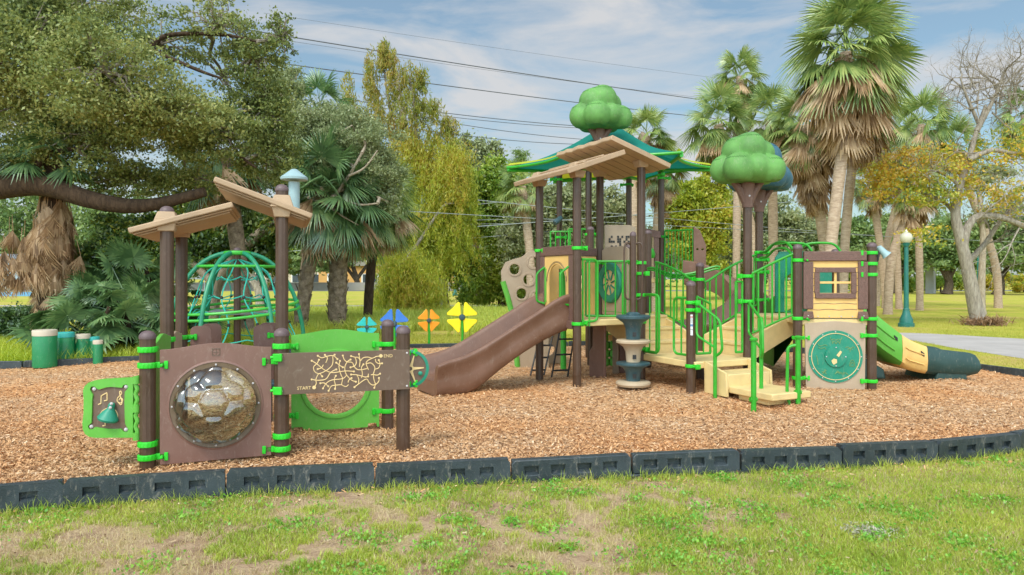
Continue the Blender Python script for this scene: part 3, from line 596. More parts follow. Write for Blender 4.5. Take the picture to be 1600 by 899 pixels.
# maze panel
mo2 = Q(0, -.085); mx0, mx1 = S - .03, 2 * S + .045; mz0, mz1 = .548, .905
mz = MB().plate(rrect(mx0, mz0, mx1, mz1, .012, 3), [], mo2, PV, ZA, .022).build('maze_panel', M['dkbrown'], ph, bevel=.003)
def zm(pts):
    o = []
    for x, y in pts:
        px, py = 470 + x / 8.205, 545 + y / 8.205; t = (px - 434) / 203; tp = 552.5 - 3 * t; bt = 614.5 - 3 * t
        o.append((mx0 + (mx1 - mx0) * t, mz1 + (mz0 - mz1) * (py - tp) / (bt - tp)))
    return o
D = 1
mcur = [[(145, 490), (172, 440), (168, 390), (205, 320), (245, 355), D], [D, (115, 390), (190, 403), (290, 390), (350, 310), (420, 272), D], [D, (115, 158), (180, 200), (232, 245), (290, 285), (380, 312), (530, 295), (643, 302), D],
 [D, (205, 148), (180, 195), (140, 235), (150, 290), (205, 320), (290, 287), (360, 230), (380, 170), (378, 110), (400, 88), D], [D, (190, 97), (240, 125), (300, 108), (380, 100), (435, 143), D], [D, (278, 88), (310, 130), (290, 185)],
 [D, (190, 262), (235, 250), (260, 210)], [D, (467, 167), (455, 240), (475, 330), (500, 390), (490, 465), (545, 490), (575, 465)], [D, (503, 100), (520, 150), (555, 180), (620, 190), (650, 245), (690, 280), (740, 283), (815, 270)],
 [D, (600, 152), (560, 180), (530, 240), (535, 310), (570, 370), (620, 415), (668, 432), D], [D, (420, 187), (460, 220), (503, 247), D], [D, (607, 108), (660, 125), (690, 125), (720, 160), (715, 245)], [D, (600, 250), (650, 235), (675, 190), (660, 125)],
 [D, (708, 85), (715, 130), (728, 172)], [(728, 172), (760, 135), (820, 125), (880, 140), (930, 120), (990, 112)], [(880, 140), (820, 170), (800, 210), (830, 285)], [D, (765, 215), (740, 260), (752, 330), (740, 385)],
 [(800, 210), (860, 200), (905, 240), (912, 280), (893, 350), (905, 430), (920, 470), (905, 515), D], [D, (963, 165), (980, 215), (960, 265), (912, 280)], [D, (1005, 207), (960, 210), (925, 185), (920, 150)], [D, (980, 338), (940, 357), (893, 347), (860, 352)],
 [D, (607, 340), (680, 347), (745, 365), (790, 378), (825, 370), D], [(825, 370), (830, 335)], [D, (650, 500), (700, 465), (800, 403), (840, 450), (880, 480), (930, 470), (965, 430), (965, 393), D], [(680, 347), (705, 400), (700, 465)],
 [D, (415, 352), (395, 400), (410, 470), (405, 515), D], [D, (325, 535), (360, 480), (410, 470), (490, 465)], [D, (255, 505), (300, 440), (370, 403), (500, 390), (555, 345)], [D, (222, 440), (270, 440), (320, 480), D], [D, (613, 385), (580, 410), (570, 440)]]
dots = []
for c in mcur:
    if c[0] == D: dots.append(c[1])
    if c[-1] == D: dots.append(c[-2])
mfr = mo2 + FN * .011
strokes(mz, 'maze_groove', M['cream'], mfr, PV, ZA, [zm([p for p in c if p != D]) for c in mcur], .0042)
dm = MB()
for p, r in [(d, .0085) for d in dots] + [((145, 490), .016), ((990, 112), .016)]:
    u, z = zm([p])[0]; dm.lathe([(r, -.001), (r, .0045), (0, .005)], mfr + PV * u + ZA * z, 12, ax=FN)
dm.build('maze_dot', M['cream'], mz)
u, z = zm([(108, 500)])[0]; text('start_lettering', 'START', mfr + PV * u + ZA * (z - .008) + FN * .001, PV, ZA, .04, M['cream'], mz, 'RIGHT')
u, z = zm([(1025, 118)])[0]; text('end_lettering', 'END', mfr + PV * u + ZA * (z - .01) + FN * .001, PV, ZA, .04, M['cream'], mz)
bb = []; bolts(bb, [mfr + PV * x + ZA * z for x in (mx0 + .03, mx1 - .025) for z in (mz0 + .03, mz1 - .03)], FN, .01); boltbuild(bb, mz)
for p, dr in ((pb, -PV), (pc, PV)):
    for z in (.87, .585): clamp(p, z, [PV * -.3 + FN if p is pb else PV], ph, lug=.06)
# star spinner beside the maze
sc_ = Q(2 * S + .06, -.02, .725)
sp = rlathe([(0, -.012), (.165, -.012), (.165, .012), (0, .012)], sc_, FN, 48).build('star_spinner', M['dkbrown'], ph)
rlathe([(.145, -.018), (.145, .02), (.172, .016), (.172, -.014), (.145, -.018)], sc_, FN, 48).build('spinner_rim', M['teal'], sp)
sm = MB(); sm.lathe([(.018, .014), (.018, .02), (.034, .02), (.034, .014), (.018, .014)], sc_, 20, ax=FN)
for k in range(5):
    an = R(2 + 72 * k); d1 = PV * math.cos(an) + ZA * math.sin(an); d2 = PV * -math.sin(an) + ZA * math.cos(an)
    A_ = sc_ + FN * .013
    sm.add([A_ + d1 * .022 + d2 * .014, A_ + d1 * .022 - d2 * .014, A_ + d1 * .125 - d2 * .004, A_ + d1 * .125 + d2 * .004] + [A_ + FN * .006 + d1 * .022 + d2 * .014, A_ + FN * .006 + d1 * .022 - d2 * .014, A_ + FN * .006 + d1 * .125 - d2 * .004, A_ + FN * .006 + d1 * .125 + d2 * .004], [(0, 1, 2, 3), (4, 5, 6, 7), (0, 1, 5, 4), (1, 2, 6, 5), (2, 3, 7, 6), (3, 0, 4, 7)])
sm.build('star', M['cream'], sp)
rlathe([(.018, .012), (.02, .03), (.012, .036), (0, .037)], sc_ + PV * .09 - ZA * .045, FN, 16).build('knob', M['teal'], sp)
# green panel with round hole
gx0, gx1 = S + .09, 2 * S - .09; gc = (gx0 + gx1) / 2
top = [(gx1 - (gx1 - gx0) * i / 16, .975 + .05 * math.sin(math.pi * i / 16) ** 2) for i in range(17)]
gp = MB().plate([(gx0, .0), (gx0 + .02, 0), (gx0 + .03, .04), (gx0 + .11, .04), (gx0 + .12, .0), (gx1 - .12, .0), (gx1 - .11, .04), (gx1 - .03, .04), (gx1 - .02, 0), (gx1, .0)] + top, [circ(gc, .465, .315, 56)], Q(0, S), PV, ZA, .035).build('hole_panel', M['green'], ph, bevel=.006)
rlathe([(.312, .012), (.312, .03), (.33, .034), (.355, .03), (.36, .014), (.312, .012)], Q(gc, S, .465), FN, 64).build('hole_rim', M['green'], gp)
for p, dr in ((pd, -PV), (pg, PV)):
    for z in (.86, .16): clamp(p, z, [dr], ph)
# side panels running back
def sidepanel(v, w0, w1, mat, nm, z0=.02, z1=.99):
    top = [(w1 - (w1 - w0) * i / 12, z1 - .03 + .05 * math.sin(math.pi * i / 12) ** 2) for i in range(13)]
    return MB().plate([(w0, z0), (w1, z0)] + top, [circ((w0 + w1) / 2, .5, .2, 32)], Q(v, 0), PW, ZA, .035).build(nm, mat, ph, bevel=.005)
sidepanel(0.03, .09, S - .09, M['green'], 'side_panel', .02, 1.03); sidepanel(S, .09, S - .09, M['brown'], 'side_panel')
sidepanel(0, S + .09, 2 * S - .09, M['tan'], 'side_panel', .02, .98)
for p, dr in ((pa, PW), (pe, -PW), (pb, PW)):
    for z in (.9, .12): clamp(p, z + .06, [dr], ph)
for v, w in ((.09, 2 * S), (S - .31, 2 * S), (.16, 2 * S + .42), (S - .26, 2 * S + .42)):
    MB().plate(rrect(v, .3, v + .22, 1.02, .06), [], Q(0, w), PV, ZA, .03).build('wing_panel', M['brown'], ph, bevel=.006)
clamp(pf, .9, [PV], ph); clamp(phh, .9, [-PV], ph); clamp(pg, .95, [FN], ph)
bn = MB().box(Q(S * .84, S * 1.5, .42), (.24, .3, .05), PV, PW).build('bench', M['pod'], ph, bevel=.015)
MB().box(Q(S * .84, S * 1.5, .2), (.14, .14, .4), PV, PW).build('bench_leg', M['black'], bn)
# roofs
def slab(P0, ev, ez, L0, L1, ew, w0, w1, parent, name, layers=3):
    """sloped plank roof: P0 a point on its top, ev the slope direction"""
    ev = Vector(ev).normalized(); ew = Vector(ew).normalized(); en = ew.cross(ev).normalized()
    if en.z < 0: en = -en
    m = MB(); c = P0 + ev * (L0 + L1) / 2 + ew * (w0 + w1) / 2
    m.box(c - en * .028, (L1 - L0, w1 - w0, .056), ev, ew, en); r = m.build(name, M['roof'], parent, bevel=.012)
    for i in range(1, layers):
        MB().box(c - en * (.056 + .018 * (i - .5) + .001), (L1 - L0 - .05 * i, w1 - w0 - .09 * i, .017), ev, ew, en).build('roof_board', M['roof'], r, bevel=.004)
    return r, ev, en
def collar(p, z0, z1, r0, r1, parent):
    m = MB(); x = [(-1, -1), (1, -1), (1, 1), (-1, 1)]
    secs = [[Vector((p[0], p[1], z)) + PV * a * r + PW * b * r for a, b in x] for z, r in ((z0, r0), (z1, r1))]
    return m.sweep(secs).build('collar', M['roof'], parent, bevel=.01)
le0, le1 = -.34, .62
PL = Q(0, S, 2.12)
lr, ev, en = slab(PL, PV + ZA * .30, 0, le0, le1, PW, -.12, S + .15, ph, 'roof')
collar(pe, 2.0, 2.13, .075, .1, lr); collar(pf, 2.0, 2.13, .075, .1, lr); collar(pe, 2.08, 2.19, .11, .075, lr)
PG = Q(S, S, 2.31)
rr_, ev, en = slab(PG, PV - ZA * .37, 0, -.66, .32, PW, -.12, S + .15, ph, 'roof')
collar(pg, 2.16, 2.28, .075, .1, rr_); collar(phh, 2.14, 2.28, .075, .1, rr_); collar(pg, 2.26, 2.385, .115, .075, rr_)
vp = Q(S + .13, S + .92)
vt = MB().lathe([(.062, 2.2), (.062, 2.64)], vp, 20).build('roof_vent', M['bluegrey'], ph)
MB().lathe([(.06, 2.66), (.15, 2.665), (.152, 2.69), (.12, 2.715), (.03, 2.785), (0, 2.79)], vp, 24).build('vent_hat', M['bluegrey'], vt)
# ================================================================== big play tower on the right
A0 = Vector((.43, 11.5, 0)); U = Vector((.444, -.896, 0)).normalized(); Vv = Vector((-U.y, U.x, 0)); T = 1.12
def K(u, v, z=0): return A0 + U * u + Vv * v + ZA * z
tw = thing('play_tower', 'large play tower with green rails, brown slide, teal shade and round foam tree tops', 'play structure', (2.6, 11.2, 0))
A, B, Cc, Dd = K(0, 0), K(T, 0), K(0, T), K(T, T)
P2, P4, TT = K(2 * T, T), K(T, 2 * T), K(2 * T, 2 * T) + Vector((-.06, .05, 0))
LL, RR, BL, BR = Vector((3.985, 10.27, 0)), Vector((4.97, 10.17, 0)), Vector((4.03, 12.0, 0)), Vector((5.25, 11.95, 0))
for p, z, c in ((A, 3.03, 0), (B, 3.05, 0), (Cc, 3.42, 0), (Dd, 3.36, 0), (P2, 1.46, 1), (P4, 1.74, 1), (TT, 2.78, 0), (LL, 1.97, 1), (RR, 1.99, 1), (BL, 2.85, 0), (BR, 1.97, 1)): post(p, z, tw, bool(c))
E, F_, G, H = Vector((.985, 15.3, 0)), Vector((1.487, 14.29, 0)), Vector((2.553, 16.08, 0)), Vector((3.055, 15.07, 0))
for p in (E, F_, G, H): post(p, 3.72, tw, False)
TP = Vector((1.69, 14.15, 0)); post(TP, 4.4, tw, False)
for p, z in (((1.42, 13.3), 2.43), ((2.1, 13.2), 2.1), ((2.42, 13.1), 2.35)): post(p, z, tw)
DZ = .95
def deck(poly, z, name='deck', t=.09, mat='beige'):
    n = len(poly); c = sum((Vector(p) for p in poly), Vector((0, 0, 0))) / n
    return MB().plate([(p[0], p[1]) for p in poly], [], (0, 0, z - t / 2), XA, YA, t).build(name, M[mat], tw, bevel=.012)
deck([K(.0, .0), K(T, 0), K(T, T), K(0, T)], DZ)
deck([K(-.05, T + .0), K(-.05, 2 * T), K(-T, 2 * T), K(-T, T)], DZ)
PZ = .42
deck([K(T, T), K(2 * T + .1, T), K(2 * T + .1, 2 * T - .02), K(T, 2 * T)], PZ, 'deck')
HZ = .985
deck([K(2 * T - .05, 3 * T - .35), LL, RR, BR, BL, K(T, 3 * T - .3)], HZ)
deck([E, F_, H, G], 1.55)
deck([K(-T, T), Vector((1.9, 13.8, 0)), Vector((2.6, 14.2, 0)), K(-T, 2 * T)], 1.25)
def stairs(p0, d, wd, z0, z1, n, run, name='stairs', solid=True):
    """p0 left end of the lower edge, d upward direction, wd width vector"""
    s = None; dz = (z1 - z0) / n
    m = MB(); w = Vector(wd); wl = w.length; wn = w.normalized(); d = Vector(d).normalized()
    for i in range(n):
        z = z0 + dz * (i + 1); c = Vector((p0[0], p0[1], 0)) + d * (run * (i + .5)) + w / 2
        m.box((c.x, c.y, z - .02), (run + .02, wl, .04), d, wn, ZA)
        c2 = Vector((p0[0], p0[1], 0)) + d * (run * i + .02) + w / 2
        m.box((c2.x, c2.y, z - dz / 2 - .02), (.03, wl, dz), d, wn, ZA)
    s = m.build(name, M['beige'], tw, bevel=.006)
    for side in (0, 1):      # stringers
        o = Vector((p0[0], p0[1], 0)) + (w if side else Vector((0, 0, 0)))
        L_ = run * n
        MB().plate([(0, z0 - .06), (0, z0 + dz + .06), (L_ * .98, z1 + .05), (L_, z1 + .05), (L_, z1 - .24), (.1, z0 - .06)], [], o, d, ZA, .04).build('stringer', M['beige'], s, bevel=.008)
    return s
stairs(K(T - .03, T + .08), -U, Vv * (T - .16), PZ, DZ, 3, .34)
stairs(K(2 * T - .12, 2 * T), Vv, -U * (T - .2), PZ, HZ, 3, .33)
# front steps down from the hexagonal platform
st = MB(); 
def block(u0, u1, v0, v1, z, nm, t=.11, mat='beige'):
    return MB().plate([(K(a, b).x, K(a, b).y) for a, b in ((u0, v0), (u1, v0 ), (u1, v1), (u0, v1))], [], (0, 0, z - t / 2), XA, YA, t).build(nm, M[mat], tw, bevel=.012)
u0 = 2 * T + .1
block(u0 + .0, u0 + .42, T + .18, 2 * T - .2, .29, 'step', .2)
block(u0 + .36, u0 + 1.16, T + .2, 2 * T - .26, .135, 'step', .085)
block(u0 + .5, u0 + 1.02, T + .28, 2 * T - .36, .05, 'step', .08)
for v in (T + .16, 2 * T - .18):
    MB().plate([(0, .0), (0, .43), (.42, .31), (.44, .0)], [], K(u0, v), U, ZA, .035).build('stringer', M['beige'], tw, bevel=.008)
# ---- pods
pod = K(T + .44, T + .04); pod = Vector((1.725, 10.48, 0))
pp = post(pod, 2.16, tw, r=.045)
for i, (z, mt) in enumerate(((.0, 'podtan'), (.09, 'pod'), (.36, 'podtan'), (.68, 'pod'))):   # stacked, each a flared bowl
    pr = [(.25, .02), (.27, .05), (.265, .075), (.24, .09), (0, .092)] if i == 0 else [(.105, 0), (.11, .03), (.12, .16), (.155, .235), (.24, .29), (.262, .3), (.265, .33), (.25, .345), (.08, .35)]
    if i in (1, 2): pr = [(r, q * (.27 / .35) if i == 1 else q * (.32 / .35)) for r, q in pr]
    pr = [(r * .92, q) for r, q in pr]
    q = MB().lathe(pr, pod + ZA * z, 32).build('pod_step', M[mt], tw)
    if i: MB().box(pod + ZA * (z + .08) - YA * .108, (.05, .03, .06)).build('pod_socket', M['black'], q)
MB().lathe([(.1, 0), (.1, .02), (.06, .04)], pod + ZA * 1.03, 16, teeth=.1).build('pod_collar', M['pod'], tw)
hl = MB()
for sx in (-1, 1): hl.tube(spline([pod + Vector((.03 * sx, -.0, 2.03)), pod + Vector((.09 * sx, -.02, 2.05)), pod + Vector((.13 * sx, -.03, 1.95)), pod + Vector((.125 * sx, -.03, 1.5)), pod + Vector((.11 * sx, -.02, 1.28)), pod + Vector((.04 * sx, 0, 1.25))], 5), .014, 8)
hl.build('pod_handle', M['post'], tw)
# ---- brown slide
sec = []; u0, u1 = .13, .95
tt = np.linspace(0, 2.03, 26)
def bz(t): return float(np.interp(t, [0, .22, .6, 1.0, 1.4, 1.7, 2.03], [.96, .94, .74, .49, .28, .19, .165]))
def wz(t): return float(np.interp(t, [0, .2, .4, 1.0, 1.4, 1.7, 1.98, 2.03], [1.32, 1.26, 1.13, .80, .585, .47, .44, .36]))
def lz(t): return float(np.interp(t, [0, .2, .6, 1.0, 1.3, 1.5, 2.03], [.80, .74, .56, .33, .12, -.02, -.02]))
def gs(f, t): return sum(f(min(2.03, max(0, t + d))) for d in (-.12, -.06, 0, .06, .12)) / 5
for t in tt:
    b_, w_, l_ = gs(bz, t), gs(wz, t), gs(lz, t); fl = .03 * max(0, (t - 1.5) / .5)
    h_ = w_ - l_
    lo_ = [(.07, 0), (.035, .1), (.012, .28), (.03, .48), (.022, .66), (-.005, .84), (-.03, .95)]      # tuck of the outer skin, bottom to rim
    uu = [(u0 + a - fl, l_ + h_ * b) for a, b in lo_] + [(u0 - .02 - fl, w_), (u0 + .01 - fl, w_ + .012), (u0 + .04 - fl, w_), (u0 + .065, w_ - .05), (u0 + .085, b_ + .07), (u0 + .11, b_ + .02), (u0 + .16, b_)]
    uu += [(u1 - .16, b_), (u1 - .11, b_ + .02), (u1 - .085, b_ + .07), (u1 - .065, w_ - .05), (u1 - .04 + fl, w_), (u1 - .01 + fl, w_ + .012), (u1 + .02 + fl, w_)] + [(u1 - a + fl, l_ + h_ * b) for a, b in lo_[::-1]]
    sec.append([K(u, -t - .03, z) for u, z in uu])
sl_ = MB().sweep(sec).build('slide', M['slide'], tw, ang=70)
# ---- slide arch panel between A and B (plane v = 0)
pw_ = U; 
arch = [(.2, .98), (.9, .98)] ; yo = [(.13, .97), (.99, .97), (.99, 1.88), (.13, 1.88)]
hole = [(.3, 1.0), (.82, 1.0)] + [(.56 + .26 * math.cos(R(a)), 1.5 + .26 * math.sin(R(a))) for a in range(0, 181, 15)]
apn = MB().plate(yo, [hole], K(0, .0), U, ZA, .03).build('arch_panel', M['yellow'], tw, bevel=.004)
MB().box(K(.56, 0, 1.955), (1.0, .07, .14), U, Vv, ZA).build('beam', M['wood'], apn, bevel=.012)
for u in (.13, .99): MB().box(K(u, -.0, 1.41), (.13, .065, .95), U, Vv, ZA).build('jamb', M['woodv'], apn, bevel=.01)
MB().box(K(.99, -.02, .88), (.15, .09, .12), U, Vv, ZA).build('jamb_foot', M['wood'], apn, bevel=.01)
am = MB()
for r_ in (.285, .3): am.tube([K(.56 + r_ * math.cos(R(a)), -.016, 1.5 + r_ * math.sin(R(a))) for a in range(0, 181, 10)], .004, 5)
am.build('arch_line', M['dkbrown'], apn)
for u in (.2, .92):
    MB().tube(fillet([K(u + .02, -.03, 1.72), K(u - .0, -.16, 1.62), K(u - .0, -.16, 1.2), K(u + .02, -.03, 1.16)], .05), .016, 8).build('grab_handle', M['rail'], tw)
    MB().box(K(u + .03, -.02, 1.44), (.045, .02, .52), U, Vv, ZA).build('handle_plate', M['green'], tw, bevel=.004)
# interior and back walls
MB().plate([(.08, 0.97), (T - .08, .97), (T - .08, 1.9), (.08, 1.9)], [[(.34, 1.25), (.78, 1.25), (.78, 1.7), (.34, 1.7)]], K(0, 0), Vv, ZA, .03).build('back_panel', M['yellow'], tw, bevel=.004)
MB().box(K(0, T / 2, 1.97), (T - .14, .06, .13), Vv, U, ZA).build('beam', M['wood'], tw, bevel=.01)
tpn = MB().plate([(.08, .97), (.8, .97), (.8, 2.0), (.7, 2.05), (.2, 2.05), (.08, 2.0)], [], K(0, T), U, ZA, .03).build('spinner_panel', M['tan'], tw, bevel=.005)
rs = K(.34, T - .035, 1.48)
ts = rlathe([(.2, -.03), (.2, .03), (.3, .035), (.325, .01), (.325, -.03), (.2, -.03)], rs, -Vv, 40).build('ring_spinner', M['teal'], tpn)
rlathe([(0, -.02), (.2, -.02), (.2, .0), (0, .0)], rs, -Vv, 40).build('ring_disc', M['cream'], ts)
sm = MB()
for k in range(8): sm.tube([rs - Vv * .012 + U * .05 * math.cos(R(45 * k)) + ZA * .05 * math.sin(R(45 * k)), rs - Vv * .012 + U * .19 * math.cos(R(45 * k + 14)) + ZA * .19 * math.sin(R(45 * k + 14))], .012, 6)
sm.build('ring_spoke', M['teal'], ts)
# ---- B-D guard rails
def loop(p, q, z0, z1, name='grab_loop'):
    p, q = Vector((p[0], p[1], 0)), Vector((q[0], q[1], 0))
    return MB().tube(fillet([p + ZA * z1, q + ZA * z1, q + ZA * z0, p + ZA * (z0 + .0)], .09, 5), .018, 8).build(name, M['rail'], tw)
ux = T + .01
lp = loop(K(ux, .07), K(ux, .34), .93, 1.82)
for v in (.09, .2): MB().tube([K(ux, v, .86), K(ux, v, 1.81)], .014, 8).build('rail_bar', M['rail'], lp)
guard(K(ux - .35, .36), K(ux - .05, .86), (.99, .99), (1.8, 1.8), 5, tw)
lp = loop(K(ux, T - .07), K(ux, .78), .95, 1.8)
MB().tube([K(ux, .92, .97), K(ux, .92, 1.8)], .014, 8).build('rail_bar', M['rail'], lp)
guard(K(T - .05, T), K(.1, T), (1.02, 1.02), (1.78, 1.78), 7, tw)
for p, zs, dr in ((A, (1.98, .88), U), (B, (1.98, .9), Vv), (Dd, (1.78, 1.3, .9), -Vv), (Dd, (1.62, .5), U), (Cc, (1.8,), U)):
    for z in zs: clamp(p, z, [dr], tw)
# ---- stair rails
def curvy(p0, p1, za, zb_, zm_, h, n, name='stair_rail'):
    """sagging hand rail with bars between two posts"""
    p0 = Vector((*p0[:2], 0)); p1 = Vector((*p1[:2], 0)); m = MB()
    ts = [0, .12, .5, .88, 1]; zt = [za, za - .02, (za + zb_) / 2 + zm_, zb_ + .005, zb_]
    top = spline([p0.lerp(p1, t) + ZA * z for t, z in zip(ts, zt)], 5); m.tube(top, .019, 8)
    m.tube([p + ZA * -h for p in top[2:-2]], .016, 8)
    for i in range(n):
        t = .07 + .86 * i / (n - 1); k = t * (len(top) - 1); a = top[int(k)].lerp(top[min(int(k) + 1, len(top) - 1)], k - int(k))
        m.tube([a, a - ZA * h], .018 if i in (0, n - 1) else .0135, 7)
    return m.build(name, M['rail'], tw)
curvy(K(.0, 2 * T), P4, 1.82, 1.5, .02, .82, 11)
curvy(K(.0, T + .04), K(T, T + .06), 1.86, 1.6, .03, .85, 9)
curvy(BL, P4, 1.93, 1.5, .02, .82, 13)
curvy(LL, TT, 1.9, 1.62, .0, .85, 11)
curvy(P4 + Vector((.0, .02, .0)), K(-.3, 2 * T + .06), 1.62, 1.72, -.06, .04, 2)
curvy(K(-.1, 2 * T + .3), K(T * .4, 3 * T - .1), 1.62, 1.74, -.04, .045, 2)
guard(K(T + .02, T + .02), K(T + .34, T + .02), (.46, .46), (1.3, 1.3), 3, tw)
loop(K(T + .06, T + .02), K(T + .4, T + .02), .47, 1.31)
loop(P2 - U * .07, P2 - U * .36, .5, 1.28)
MB().tube([P2 - U * .2 + ZA * .5, P2 - U * .2 + ZA * 1.27], .013, 8).build('rail_bar', M['rail'], tw)
guard(P2 + Vv * .1, P2 + Vv * .34, (.52, .52), (1.3, 1.2), 3, tw)
guard(TT - Vv * .1, TT - Vv * .22, (.5, .5), (1.5, 1.5), 2, tw)
# front handrails of the steps
for (p, q, zt_) in ((P2, Vector((2.665, 9.66, 0)), 1.2), (TT, Vector((3.2, 9.45, 0)), 1.2)):
    d = Vector((q.x - p.x, q.y - p.y, 0)); e = d.normalized()
    m = MB()
    m.tube(fillet([p + e * .06 + ZA * zt_, p + e * .12 + ZA * (zt_ + .01), q + e * .08 + ZA * (zt_ - .2), q + e * .12 + ZA * (zt_ - .6), q + ZA * (zt_ - .68)], .07, 5), .018, 8)
    m.tube(fillet([p + e * .1 + ZA * (zt_ - .02), p + e * .1 + ZA * (zt_ - .42), q + ZA * (zt_ - .56)], .06), .016, 8)
    m.tube([q + ZA * -.02, q + ZA * (zt_ - .15)], .026, 10)
    m.build('step_handrail', M['rail'], tw)
for (p, z, sd) in ((Vector((2.83, 8.62, 0)), .82, None), (Vector((3.56, 9.16, 0)), .8, 1)):
    m = MB().tube([p - ZA * .02, p + ZA * z], .032, 12); m.lathe([(.045, 0), (.048, .02), (.03, .035), (0, .038)], p + ZA * z, 16)
    if sd: m.tube(fillet([p + ZA * (z - .08), p + Vector((-.12, .02, z - .1)), p + Vector((-.13, .02, .12)), p + Vector((-.1, .02, -.02))], .06), .02, 8)
    m.tube([p + Vector((-.04, .0, .13)), p + Vector((.04, .02, .13))], .03, 8)
    m.build('step_post', M['rail'], tw)
for p, zs, dr in ((P2, (1.22, 1.12, .36), U), (P4, (1.53, .36), -U), (TT, (1.58, 1.22, .36), -Vv), (LL, (1.8, .99, .72, .16), XA), (RR, (1.9, 1.75, 1.6, .99, .76, .13), -XA), (BL, (1.97, 1.85, 1.65, 1.2), XA)):
    for z in zs: clamp(p, z, [dr], tw)
# safety sticker on the post by the platform
sk = MB(); fd = Vector((-P2.x * .12, -1, 0)).normalized()
def wrapplate(p, z0, z1, nm, mat, par, r=PR + .002, half=14):
    m = MB(); b0 = math.degrees(math.atan2(fd.y, fd.x)) + 12
    arcs = [R(b0 + half * k / 4) for k in range(-4, 5)]
    vs = [Vector((p[0] + r * math.cos(a), p[1] + r * math.sin(a), z)) for z in (z0, z1) for a in arcs]
    m.add(vs, [(i, i + 1, i + 10, i + 9) for i in range(8)]); return m.build(nm, mat, par)
stk = wrapplate(P2, .78, 1.06, 'safety_sticker', M['white'], tw)
wrapplate(P2, 1.02, 1.035, 'sticker_band', M['red'], stk, PR + .004); wrapplate(P2, .9, .93, 'sticker_band', M['blue'], stk, PR + .004); wrapplate(P2, .855, .86, 'sticker_band', M['dkbrown'], stk, PR + .004)
for i in range(9): wrapplate(P2, .945 + i * .008, .948 + i * .008, 'sticker_print', M['grey'], stk, PR + .004, 11)
# ---- wooden roofs over the slide deck
def tslab(v0, z0, v1, z1, u0, u1, name):
    ev = (Vv * (v1 - v0) + ZA * (z1 - z0)); ln = ev.length; ev = ev.normalized(); en = U.cross(ev).normalized(); en = en if en.z > 0 else -en
    eave0 = v0 < .2
    # ragged shingle edge along the eave and the ridge
    rj = random.Random(5 + int(v0 * 10)); n = 14
    lo = [(0 - (rj.random() * .035), u0 + (u1 - u0) * i / n) for i in range(n + 1)]; hi = [(ln + rj.random() * .035, u1 - (u1 - u0) * i / n) for i in range(n + 1)]
    o = K(0, v0, z0)
    m = MB().plate(lo + hi, [], o - en * .035, ev, U, .07); r = m.build(name, M['roof'], tw, bevel=.012)
    for i in range(1, 7):      # board joints on the underside
        u = u0 + (u1 - u0) * i / 7
        MB().box(o + U * u + ev * ln / 2 - en * .071, (ln - .06, .008, .004), ev, U, en).build('board_joint', M['dkbrown'], r)
    for i in range(1, 3): MB().box(o + U * (u0 + u1) / 2 + ev * (ln * i / 3) + en * .01, (.05, u1 - u0 - .1, .03), ev, U, en).build('roof_batten', M['roof'], r, bevel=.01)
    return r
r1 = tslab(-.32, 3.06, .58, 3.38, -.22, T + .3, 'roof')
r2 = tslab(.42, 3.57, 1.44, 3.24, -.16, T + .3, 'roof')
def tcollar(p, z0, z1, par, a=.07, b=.1):
    x = [(-1, -1), (1, -1), (1, 1), (-1, 1)]
    MB().sweep([[Vector((p[0], p[1], z)) + U * i * r + Vv * j * r for i, j in x] for z, r in ((z0, a), (z1, b))]).build('collar', M['roof'], par, bevel=.01)
for p, z, par in ((A, 3.1, r1), (B, 3.1, r1), (Cc, 3.32, r2), (Dd, 3.32, r2)): tcollar(p, z - .12, z - .02, par); tcollar(p, z + .0, z + .1, par, .11, .07)
# ---- teal shade sail on its green frame
cS = Vector((2.02, 15.19, 0)); HR = 2.12
cor = [cS + Vector((math.cos(R(60 * k)), math.sin(R(60 * k)), 0)) * HR + ZA * 3.8 for k in range(6)]; pk = cS + ZA * 4.8
def edge_in(i, s): a, b = cor[i], cor[(i + 1) % 6]; return a.lerp(b, s) + (Vector((cS.x, cS.y, 3.8)) - (a + b) / 2) * (.16 * 4 * s * (1 - s)) + ZA * .03
def sail(i, mat, name):
    n = 10; vs = []; fs = []
    for j in range(n + 1):
        t = j / n
        for k in range(n + 1):
            p = edge_in(i, k / n).lerp(pk, t); p.z -= .15 * math.sin(math.pi * t); vs.append(p)
    for j in range(n):
        for k in range(n): q = j * (n + 1) + k; fs.append((q, q + 1, q + n + 2, q + n + 1))
    return MB().add(vs, fs).build(name, mat, tw, ang=80)
for i in range(6): sail(i, M['sailyellow' if i == 1 else 'sail'], 'shade_sail')
for i in (3, 5):        # yellow hem along two edges
    vs = [q for k in range(11) for q in (edge_in(i, k / 10) + ZA * .05, edge_in(i, k / 10) + ZA * .06 + (pk - edge_in(i, k / 10)) * .035)]
    MB().add(vs, [(2 * k, 2 * k + 1, 2 * k + 3, 2 * k + 2) for k in range(10)]).build('sail_hem', M['sailyellow'], tw, ang=80)
for i in range(6): MB().tube([edge_in(i, k / 12) for k in range(13)], .03, 8).build('shade_frame', M['rail'], tw)
for k, p in ((0, H), (4, F_), (3, E), (2, G), (5, H), (1, G)):
    q = Vector((p.x, p.y, 3.62)); c_ = cor[k]; MB().tube(fillet([q, q + ZA * .14, q.lerp(c_, .55) + ZA * .06, c_ - ZA * .02], .12), .035, 8).build('shade_arm', M['rail'], tw); clamp(p, 3.6 + .06 * (k > 3), [c_ - Vector((p.x, p.y, 0))], tw, lug=.14); clamp(p, 2.4, [XA], tw)
for p in (E, F_, G, H): q = Vector((p.x, p.y, 3.7)); MB().tube(spline([q, q.lerp(pk, .4) - ZA * .05, q.lerp(pk, .8) + ZA * .0, pk - ZA * .05], 4), .028, 8).build('shade_rib', M['rail'], tw)
